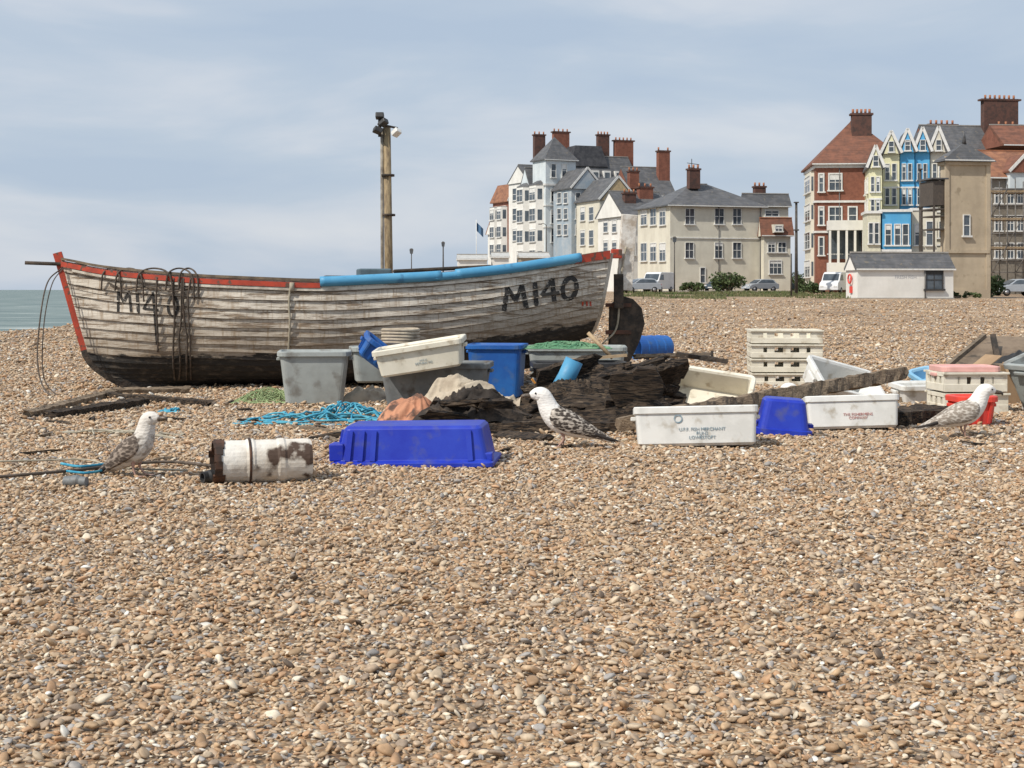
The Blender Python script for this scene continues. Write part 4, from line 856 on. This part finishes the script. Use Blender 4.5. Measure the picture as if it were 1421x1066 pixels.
for q in (.25, .75):
    h.bay('L', h.d*q, 3.2, h.zz(372), h.zz(256), offw, pr=1.1, nst=4, top=slate)
h.band(256, h=.3); h.band(285, h=.2); h.band(315, h=.2); h.done()
h = House('gabled_sea_front_house', 735, 224, 26, 757, 706); ze = h.zz(252); h.walls(offw, ze); h.roof(slate, ze, h.zz(226), 'gabx', gm=offw, ov=.2)
for v in (262, 290, 318): h.win('L', 712, 717, v, v+16, 0); h.win('L', 724, 729, v, v+16, 0); h.win('F', 741, 746, v, v+16, 0)
h.done()
h = House('brick_terrace_house', 706, 238, 26, 722, 684); ze = h.zz(280); h.walls(brick, ze); h.roof(tile2, ze, h.zz(254), 'gaby', gm=brick, ov=.4)
h.bay('L', h.d*.3, 2.6, h.zz(360), h.zz(286), offw, nst=3); h.bay('L', h.d*.75, 2.6, h.zz(360), h.zz(286), offw, nst=3); h.win('F', 711, 717, 290, 304, 0); h.win('F', 711, 717, 316, 330, 0); h.done()
h = House('distant_cottage', 686, 262, 20, 700, 677); ze = h.zz(325); h.walls(offw, ze); h.roof(tile2, ze, h.zz(308), 'gabx', gm=offw); h.done()

h = House('brick_house', 1132, 150, -5, 1205, 1117); ze = h.zz(229); h.walls(brick, ze)
xr = h.hit('F', 1256)[0]
h.roof(tile, ze, h.zz(162), 'hipx', x1=xr, ov=.4, hip=.44); h.walls(brickd, ze, part='rear_wing', x0=h.w, x1=xr-.3, y0=2, y1=h.d-.2); h.chim(1180, 1212, 151, 200, 3, n=5)
for v in (242, 288, 330):
    h.win('F', 1151, 1167, v, v+22, 1, .14); h.win('F', 1178, 1188, v, v+22, 0, .14) if v != 242 else None
    h.win('F', 1137, 1142, v, v+24, 0, .14)
h.band(231, h=.35); h.band(280, h=.22); h.band(322, h=.22); h.pipe(h.w*.45, ze)
h.bay('L', h.d*.42, 5.5, h.zz(395), h.zz(236), cream, pr=.35, nst=4)
x0, x1 = h.hit('F', 1147)[0], h.hit('F', 1197)[0]; zt, zb = h.zz(307), h.zz(392)
h.box('porch_balcony', offw, ((x0+x1)/2, -.9, zt-.5), (x1-x0, 1.6, 1.0)); h.box('porch_balcony', offw, ((x0+x1)/2, -.9, (h.zz(365)+zb)/2), (x1-x0, 1.6, h.zz(365)-zb))
for i in range(5):
    x = x0+.15+(x1-x0-.3)*i/4; h.box('porch_columns', offw, (x, -1.55, (zt+h.zz(365))/2-.5), (.22, .22, zt-h.zz(365)))
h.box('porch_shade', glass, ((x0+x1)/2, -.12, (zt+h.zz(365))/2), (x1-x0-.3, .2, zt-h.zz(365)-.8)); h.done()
def gabled(name, cu, ru, d, wallm, ev, rv, rows, th=-10, roofm=slate, cols=None):
    h = House(name, cu, d, th, ru, None); h.d = 7.; ze = h.zz(ev); h.walls(wallm, ze); h.roof(roofm, ze, h.zz(rv), 'gaby', gm=wallm, ov=.25)
    w = h.w
    for (v0, v1) in rows:
        for q in (cols or (.27, .68)): h.winl('F', w*(q-.11), w*(q+.11), h.zz(v1), h.zz(v0), 0, .06)
        for yy_ in (1.2, 4.2): h.winl('L', yy_, yy_+1.1, h.zz(v1), h.zz(v0), 0, .1)
        h.box('floor_band', wframe, (w/2, -.05, h.zz(v1)-.75), (w, .14, .14))
    xm = w/2; h.winl('F', xm-.22, xm+.22, ze+.2, ze+1.2, 0, .06, off=.33); h.done(); return h
rows = [(228, 250), (262, 284), (308, 330)]
gabled('yellow_gabled_house', 1206, 1224, 143.5, yell, 234, 202, [(246, 266), (276, 296), (312, 334)])
gabled('yellow_gabled_house', 1225, 1248, 146, yell, 214, 182, rows)
gabled('blue_gabled_house', 1249, 1269, 146, blu, 212, 179, rows)
gabled('blue_gabled_house', 1270, 1290, 146, blu, 212, 177, rows)
gabled('cream_gabled_house', 1291, 1313, 146, cream, 212, 176, rows)
h = House('blue_bay_house', 1224, 138, -8, 1264, None); h.d = 4; ze = h.zz(294); h.walls(blu, ze); h.box('parapet', wframe, (h.w/2, h.d/2, ze+.1), (h.w+.3, h.d+.3, .25))
for a in (1229, 1242, 1253): h.win('F', a, a+7, 312, 340, 0); 
h.band(348, h=.25); h.done()
h = House('yellow_bay_house', 1203, 138, -8, 1222, None); h.d = 4; ze = h.zz(296); h.walls(mat('pale_yellow', (.68, .66, .52), courses=RS, cst=.2), ze); h.box('parapet', wframe, (h.w/2, h.d/2, ze+.1), (h.w+.3, h.d+.3, .25)); h.win('F', 1206, 1211, 310, 338, 0); h.win('F', 1214, 1219, 310, 338, 0); h.done()
h = House('cream_bay_house', 1265, 139, -8, 1300, None); h.d = 4; ze = h.zz(292); h.walls(cream, ze); h.win('F', 1270, 1278, 312, 340, 0); h.win('F', 1286, 1294, 308, 340, 0); h.box('parapet', wframe, (h.w/2, h.d/2, ze+.1), (h.w+.2, h.d+.2, .25)); h.done()
h = House('slate_roofed_row', 1300, 160, 8, 1440, 1296); ze = h.zz(222); h.walls(brickd, ze, y1=8); h.roof(slate, ze, h.zz(168), 'gabx', gm=brick, y1=8); h.chim(1362, 1417, 131, 205, 3, n=7); h.chim(1288, 1330, 166, 215, 4, n=5)
h.roof(tile, h.zz(205), h.zz(172), 'gabx', x0=h.w*.55, x1=h.w*.95, y0=-3, y1=3, part='front_roof', gm=brick); h.chim(1385, 1412, 168, 230, 1, brick); h.done()
h = House('tile_roofed_house', 1372, 138, 8, 1450, 1368); ze = h.zz(248); h.walls(mat('grey_brown_render', (.25, .22, .18), (.18, .16, .13), courses=RS), ze, y1=7); h.roof(tile2, ze, h.zz(204), 'gabx', gm=brick, y1=7)
for v in (262, 300, 338):
    for a in (1381, 1398, 1412): h.win('F', a, a+8, v, v+20, 1)
x0 = h.hit('F', 1396)[0]
h.walls(paleb, h.zz(240), z0=h.zz(262), part='white_dormer', x0=x0, x1=x0+3, y0=-.8, y1=2); h.roof(tile, h.zz(240), h.zz(214), 'gaby', x0=x0, x1=x0+3, y0=-.8, y1=2, gm=paleb, part='dormer_roof', ov=.2)
h.done()
b = Bd('scaffolding'); st = mat('scaffold_tube', (.10, .095, .09), (.2, .18, .16), rough=.5, metal=.3); bo = mat('scaffold_board', (.3, .22, .13), (.2, .15, .1))
d = 134
for i in range(6):
    for dy in (0, 1.2):
        u = 1376+i*11; p = W(u, 402, d+dy); b.tube('standards', st, [(p.x, p.y, .8), (p.x, p.y, W(u, 248+(i % 3)*4, d).z)], .05, n=6, cat=False)
for v in (262, 285, 300, 324, 340, 362, 378):
    for dy in (0, 1.2): b.tube('ledgers', st, [W(1372, v, d)+Vector((0, dy, 0)), W(1436, v, d)+Vector((0, dy, 0))], .045, n=6, cat=False)
for v in (268, 306, 346): a = W(1374, v, d); c_ = W(1436, v, d); b.box('boards', bo, ((a.x+c_.x)/2, d+.6, a.z), (c_.x-a.x, 1.1, .08)); b.box('toe_boards', bo, ((a.x+c_.x)/2, d-.08, a.z+.15), (c_.x-a.x, .04, .2))
for k, (u0, v0, u1, v1) in enumerate(((1376, 380, 1398, 340), (1398, 340, 1420, 300), (1376, 300, 1398, 262), (1409, 380, 1431, 340))): b.tube('braces', st, [W(u0, v0, d-.1), W(u1, v1, d-.1)], .045, n=6, cat=False)
b.done()

h = House('lookout_tower', 1314, 112, 10, 1371, 1305, zb=.5); ze = h.zz(224); h.walls(sand, ze, part='shaft'); h.roof(slate, ze, h.zz(196), 'pyr', ov=.35)
h.mesh('roof_flare', slate, [(-.5, -.5, ze), (h.w+.5, -.5, ze), (h.w+.5, h.d+.5, ze), (-.5, h.d+.5, ze)]+[(h.w*.2, h.d*.2, ze+.75), (h.w*.8, h.d*.2, ze+.75), (h.w*.8, h.d*.8, ze+.75), (h.w*.2, h.d*.8, ze+.75)], [(0, 1, 5, 4), (1, 2, 6, 5), (2, 3, 7, 6), (3, 0, 4, 7)])
h.tube('finial', slate, [(h.w/2, h.d/2, h.zz(198)), (h.w/2, h.d/2, h.zz(178))], lambda t: .16*(1-t)+.02, n=8, cat=False); 
for q in (0, 1): h.box('quoin_strips', sand, (q*h.w, -.03, ze/2), (.35, .12, ze+.8))
h.win('F', 1337, 1345, 299, 327, 0, .06); h.box('string_course', sand, (h.w/2, -.05, h.zz(349)), (h.w+.2, .2, .25)); h.box('cornice', sand, (h.w/2, h.d/2, ze-.15), (h.w+.35, h.d+.35, .25))
db = mat('dark_boarding', (.06, .05, .045), (.11, .09, .07), stretch=(8, 8, 1))
h.box('timber_balcony', db, (-.55, 1.2, h.zz(268)), (1.1, 2.2, 1.9)); h.box('balcony_roof', slate, (-.6, 1.2, h.zz(248)), (1.4, 2.6, .12))
for z in (h.zz(290), h.zz(300), h.zz(318)): h.box('stair_landing', db, (-.5, 1.2, z), (1.1, 2.2, .1))
for y in (.15, 2.25): h.box('balcony_posts', db, (-1.0, y, h.zz(330)), (.12, .12, 7))
h.box('base_plinth', sand, (h.w/2, h.d/2, .1), (h.w+.25, h.d+.25, 1.2)); h.done()
h = House('white_shed', 1190, 106, 7, 1323, 1174, zb=.45); ze = h.zz(375); h.walls(offw, ze); h.roof(slate, ze, h.zz(350), 'gabx', gm=offw, ov=.12)
h.win('F', 1285, 1307, 376, 401, 1, .09, m=mat('dark_joinery', (.05, .05, .05))); h.pipe(h.w*.7, ze)
b2 = [(-.16, h.d*.5+.33*math.cos(2*math.pi*k/16), 1.55+.33*math.sin(2*math.pi*k/16)) for k in range(17)]; h.tube('life_ring', P_red, b2, .06, n=6, cat=False); h.box('red_cabinet', P_red, (-.06, h.d*.5, .75), (.1, .4, .5))
h.box('plinth', concrete, (h.w/2, h.d/2, .0), (h.w+.12, h.d+.12, .3))
label(h, 'FRESH FISH', .34, (h.w*.5, -.012, 1.55), (R(90), 0, 0), mat('faded_grey_ink', (.45, .47, .5)), 'sign_lettering'); h.done()

# ------------------------------------------------------------------ vehicles
tyre = mat('tyre', (.02, .02, .02)); hub = mat('wheel_hub', (.35, .35, .36), rough=.4, metal=.6); lampm = mat('headlamp', (.7, .7, .68), rough=.2)
def car(name, u, d, yaw, m, van=False):
    x = (u-CX)/F*d; z = tz(x, d); b = Bd(name, (x, d, z), (0, 0, yaw)); w = .85 if not van else .95
    if van: prof = [(-2.3, .35), (-2.3, 1.95), (-2.15, 2.1), (.9, 2.1), (1.25, 1.95), (1.75, 1.25), (2.25, 1.05), (2.35, .7), (2.35, .35)]
    else: prof = [(-2.0, .35), (-2.05, .7), (-1.95, .95), (-1.6, 1.02), (-.2, 1.0), (.9, .98), (1.7, .85), (2.0, .65), (2.05, .35)]
    def ext(part, mm, prof, w0, w1f, **k):
        zs_ = [p[1] for p in prof]; z0, z1 = min(zs_), max(zs_); n = len(prof)
        ww = lambda z: w0+(w1f-w0)*(z-z0)/(z1-z0)
        b.mesh(part, mm, [(x, -ww(z), z) for x, z in prof]+[(x, ww(z), z) for x, z in prof], [tuple(range(n))[::-1], tuple(range(n, 2*n))]+[(i, (i+1) % n, (i+1) % n+n, i+n) for i in range(n)], **k)
    ext('body', m, prof, w, w*(.97 if not van else .9), bevel=.05)
    if not van:
        cab = [(-1.75, 1.0), (-1.45, 1.38), (-1.1, 1.46), (.0, 1.47), (.35, 1.38), (1.0, .98)]; ext('cabin', m, cab, w*.95, w*.74, bevel=.04)
        gl_ = [(-1.5, 1.03), (-1.3, 1.34), (.0, 1.38), (.3, 1.33), (.78, 1.03)]; ext('side_windows', glass, gl_, w*.955, w*.80)
        b.beam('windscreen', glass, (1.0, 0, 1.03), (.42, 0, 1.36), w*1.5, .03); b.beam('rear_window', glass, (-1.72, 0, 1.06), (-1.46, 0, 1.36), w*1.5, .03)
    else:
        ext('side_windows', glass, [(.55, 1.3), (.55, 1.85), (1.1, 1.85), (1.55, 1.3)], w*.975, w*.93); b.beam('windscreen', glass, (1.75, 0, 1.3), (1.3, 0, 1.9), w*1.6, .05)
        for y in (-.45, .45): b.box('rear_windows', glass, (-2.31, y, 1.6), (.04, .6, .45))
    for x_ in (-1.25, 1.3):
        for sg in (-1, 1):
            b.tube('tyres', tyre, [(x_, sg*(w-.18), .31), (x_, sg*(w+.01), .31)], .31, n=18, cat=False); b.tube('hubs', hub, [(x_, sg*(w-.1), .31), (x_, sg*(w+.02), .31)], .19, n=12, cat=False)
    for sg in (-1, 1): b.box('headlamps', lampm, (1.98 if not van else 2.33, sg*w*.7, .72), (.1, .3, .14)); b.box('tail_lamps', P_red, (-2.0 if not van else -2.3, sg*w*.8, .8), (.1, .18, .2))
    b.box('number_plate', wframe, (2.07 if not van else 2.37, 0, .5), (.03, .5, .11)); b.done()
silver = mat('silver_car_paint', (.42, .45, .48), (.38, .41, .44), rough=.3, metal=.2); navy = mat('dark_car_paint', (.04, .06, .08), rough=.25); wht = mat('white_car_paint', (.7, .71, .72), (.64, .65, .66), rough=.35)
car('parked_car', 1055, 165, R(205), silver); car('parked_car', 997, 160, R(235), navy); car('white_van', 913, 150, R(240), wht, True); car('parked_car', 888, 146, R(200), silver); car('white_van', 1160, 140, R(240), wht, True); car('parked_car', 1410, 125, R(190), silver); car('parked_car', 1079, 178, R(190), mat('teal_car_paint', (.08, .12, .12), rough=.3))

# ------------------------------------------------------------------ plants, posts, misc
leafm = mat('foliage', (.045, .075, .025), (.09, .12, .045), scale=1.5, rough=.8, thr=(.4, .6)); 
def bush(name, u, d, w, hgt, dep=2., n=1800, seed=0, ls=.16):
    rd = np.random.default_rng(seed); x0 = (u-CX)/F*d; z0 = tz(x0, d); b = Bd(name, (x0, d, z0)); vs = []; fs = []
    cl = [(rd.uniform(-.42, .42)*w, rd.uniform(-.4, .4)*dep, rd.uniform(.2, .75)*hgt, rd.uniform(.16, .3)*hgt*1.1) for _ in range(14)]
    for i in range(n):
        cx, cy, cz, r = cl[rd.integers(14)]; v = rd.normal(size=3); v /= np.linalg.norm(v); q = np.array([cx, cy, max(cz, .1)])+v*r*rd.uniform(.6, 1.15)*np.array([1.3, 1, 1]); q[2] = max(q[2], .03)
        a = rd.normal(size=3); a /= np.linalg.norm(a); c_ = np.cross(a, rd.normal(size=3)); c_ /= np.linalg.norm(c_); s_ = ls*rd.uniform(.6, 1.3); o = len(vs)
        vs += [tuple(q-a*s_), tuple(q+c_*s_*.5), tuple(q+a*s_), tuple(q-c_*s_*.5)]; fs.append((o, o+1, o+2, o+3))
    b.mesh('foliage', leafm, vs, fs)
    for k in range(6): b.tube('stems', oldw, [(0, 0, -.1), (cl[k][0]*.5, cl[k][1]*.5, cl[k][2]*.5), cl[k][:3]], .04, n=5)
    b.done()
bush('garden_bush', 1010, 150, 3.2, 2.4, seed=1); bush('garden_bush', 1376, 118, 1.6, 1.9, seed=2, n=1200); bush('garden_bush', 962, 155, 2.6, 1.1, seed=3, n=1200); bush('garden_bush', 1335, 108, 3, .5, seed=9, n=900, ls=.1)
bush('distant_hedge', 1106, 200, 5, 2.8, seed=4); bush('garden_bush', 1128, 140, 2.4, 1.2, seed=5, n=1200); bush('distant_hedge', 1080, 230, 16, 3., seed=6, n=3000, ls=.3)
def verge():
    rd = np.random.default_rng(3); b = Bd('grass_verge'); vs = []; fs = []
    for i in range(12000):
        u = rd.uniform(860, 1180); d = rd.uniform(122, 150) if rd.random() < .8 else rd.uniform(105, 125); x = (u-CX)/F*d
        if noise.noise(Vector((x*.25, d*.12, 0))) < .02: continue
        z = tz(x, d); hgt = rd.uniform(.08, .3); a = rd.uniform(0, 3.14); w = rd.uniform(.04, .1); o = len(vs)
        vs += [(x-math.cos(a)*w, d-math.sin(a)*w, z), (x+math.cos(a)*w, d+math.sin(a)*w, z), (x+rd.uniform(-.1, .1), d, z+hgt)]; fs.append((o, o+1, o+2))
    b.mesh('blades', mat('grass', (.09, .12, .04), (.16, .15, .07), scale=.3), vs, fs); b.done()
verge()
def road():
    a = mat('asphalt', (.055, .055, .056), (.075, .073, .07), scale=1, rough=.9); vs = []
    b = Bd('seafront_road')
    for i in range(24):
        x = 12+i*3.0; y0, y1 = 156+.12*x, 164+.12*x; vs += [(x, y0, tz(x, y0)+.03), (x, y1, tz(x, y1)+.03)]
    b.mesh('carriageway', a, vs, [(2*i, 2*i+2, 2*i+3, 2*i+1) for i in range(23)])
    b.mesh('kerb', concrete, [(v[0], v[1]-q, v[2]+zq) for v in vs[::2] for q, zq in ((.0, .11), (.2, .11), (.2, -.1))], [(3*i, 3*i+1, 3*i+4, 3*i+3) for i in range(23)]+[(3*i+1, 3*i+2, 3*i+5, 3*i+4) for i in range(23)]); b.done()
road()
dk = mat('dark_post', (.05, .045, .04), (.09, .08, .07))
def post(name, u, d, vt, r=.08, top=None):
    x = (u-CX)/F*d; b = Bd(name, (x, d, tz(x, d))); zt = W(u, vt, d).z-b.e.location.z
    b.tube('shaft', dk, [(0, 0, -.2), (0, 0, zt)], lambda t: r*(1.2-.4*t), n=8, cat=False)
    if top == 'lamp': b.tube('arm', dk, [(0, 0, zt-.1), (-.3, 0, zt+.15), (-.7, 0, zt+.12)], .04, n=6); b.box('lantern', dk, (-.8, 0, zt+.08), (.5, .2, .12), bevel=.03)
    if top == 'lantern': b.box('lantern', glass, (0, 0, zt+.2), (.3, .3, .45), taper=1.4); b.box('lantern_cap', dk, (0, 0, zt+.5), (.45, .45, .15), taper=.4)
    if top == 'cap': b.box('cap', dk, (0, 0, zt), (r*3, r*3, .1)); b.box('sleeve', dk, (0, 0, zt*.7), (r*3.2, r*3.2, .12))
    b.done()
post('telegraph_pole', 1105, 135, 281, .14, 'cap'); post('telegraph_pole', 1277, 125, 235, .12, 'cap'); post('street_lamp', 936, 150, 336, .06, 'lantern'); post('street_lamp', 615, 170, 342, .09, 'lantern'); post('street_lamp', 571, 160, 352, .06, 'lantern'); post('street_lamp', 758, 190, 312, .07, 'lamp')
post('wooden_post', 1098, 120, 352, .07); post('wooden_post', 648, 150, 357, .05)
b = Bd('flagpole'); p = W(661, 402, 185); b.tube('pole', wframe, [(p.x, p.y, .9), (p.x, p.y, W(661, 305, 185).z)], .05, n=6, cat=False)
vs = []
for i in range(7):
    for j in range(4): q = W(661+i*1.6, 308+j*4+i*1.6, 185); vs.append((q.x, q.y+.25*math.sin(i*1.3), q.z))
b.mesh('flag', mat('blue_flag', (.08, .17, .30)), vs, [(i*4+j, i*4+4+j, i*4+5+j, i*4+1+j) for i in range(6) for j in range(3)]); b.done()
for u0, u1, v0, m in ((636, 676, 353, offw), (684, 706, 350, offw), (722, 762, 350, mat('tan_tent', (.4, .34, .26)))):
    h = House('beach_hut', u0, 140, 4, u1, None, zb=.8); h.d = 3; ze = h.zz(v0+8); h.walls(m, ze); h.roof(mat('hut_roof', (.5, .5, .48)), ze, h.zz(v0), 'gabx', gm=m, ov=.1); h.winl('F', .5, 1.3, .8, 1.6); h.done()

# ------------------------------------------------------------------ light, sky, camera
S = Vector((-.60, -.48, .82)).normalized()
sl = bpy.data.lights.new('sun', 'SUN'); sl.energy = 4.1; sl.angle = R(.9); sl.color = (1, .93, .83); so = bpy.data.objects.new('sun', sl); scene.collection.objects.link(so); so.rotation_euler = S.to_track_quat('Z', 'Y').to_euler(); so.location = (-20, -10, 30)
wd = bpy.data.worlds.new('World'); scene.world = wd; wd.use_nodes = True; nt = wd.node_tree; bg = nt.nodes['Background']; bg.inputs['Strength'].default_value = .1
sk = nd(nt, 'ShaderNodeTexSky', sky_type='NISHITA'); sk.sun_disc = False; sk.sun_elevation = math.asin(S.z); sk.sun_rotation = math.atan2(S.x, S.y); sk.air_density = 1.2; sk.dust_density = 1.5
tc = nd(nt, 'ShaderNodeTexCoord'); mp = nd(nt, 'ShaderNodeMapping'); mp.inputs['Scale'].default_value = (2.2, 2.2, 9); mp.inputs['Location'].default_value = (.3, 0, .35); nt.links.new(tc.outputs['Generated'], mp.inputs[0])
n1 = nd(nt, 'ShaderNodeTexNoise'); n1.inputs['Scale'].default_value = 1.8; n1.inputs['Detail'].default_value = 7; n1.inputs['Roughness'].default_value = .5; n1.inputs['Distortion'].default_value = .3; nt.links.new(mp.outputs[0], n1.inputs['Vector'])
r1 = ramp(nt, [(.36, (4.7, 5.7, 7.1)), (.48, (5.2, 6.1, 7.3)), (.58, (6.2, 6.8, 7.7)), (.68, (7.0, 7.4, 8.0))]); nt.links.new(n1.outputs['Fac'], r1.inputs['Fac'])
c = mixc(nt, .9, sk.outputs[0], r1.outputs['Color']); nt.links.new(c, bg.inputs['Color'])
cam = bpy.data.cameras.new('camera'); co = bpy.data.objects.new('camera', cam); scene.collection.objects.link(co); scene.camera = co
co.location = (0, 0, H); co.rotation_euler = (R(90), 0, 0); cam.sensor_width = 36; cam.lens = 36*F/1421; cam.shift_y = -131/1421; cam.clip_end = 30000; cam.clip_start = .1
scene.view_settings.view_transform = 'Standard'; scene.view_settings.look = 'None'; scene.view_settings.exposure = 0
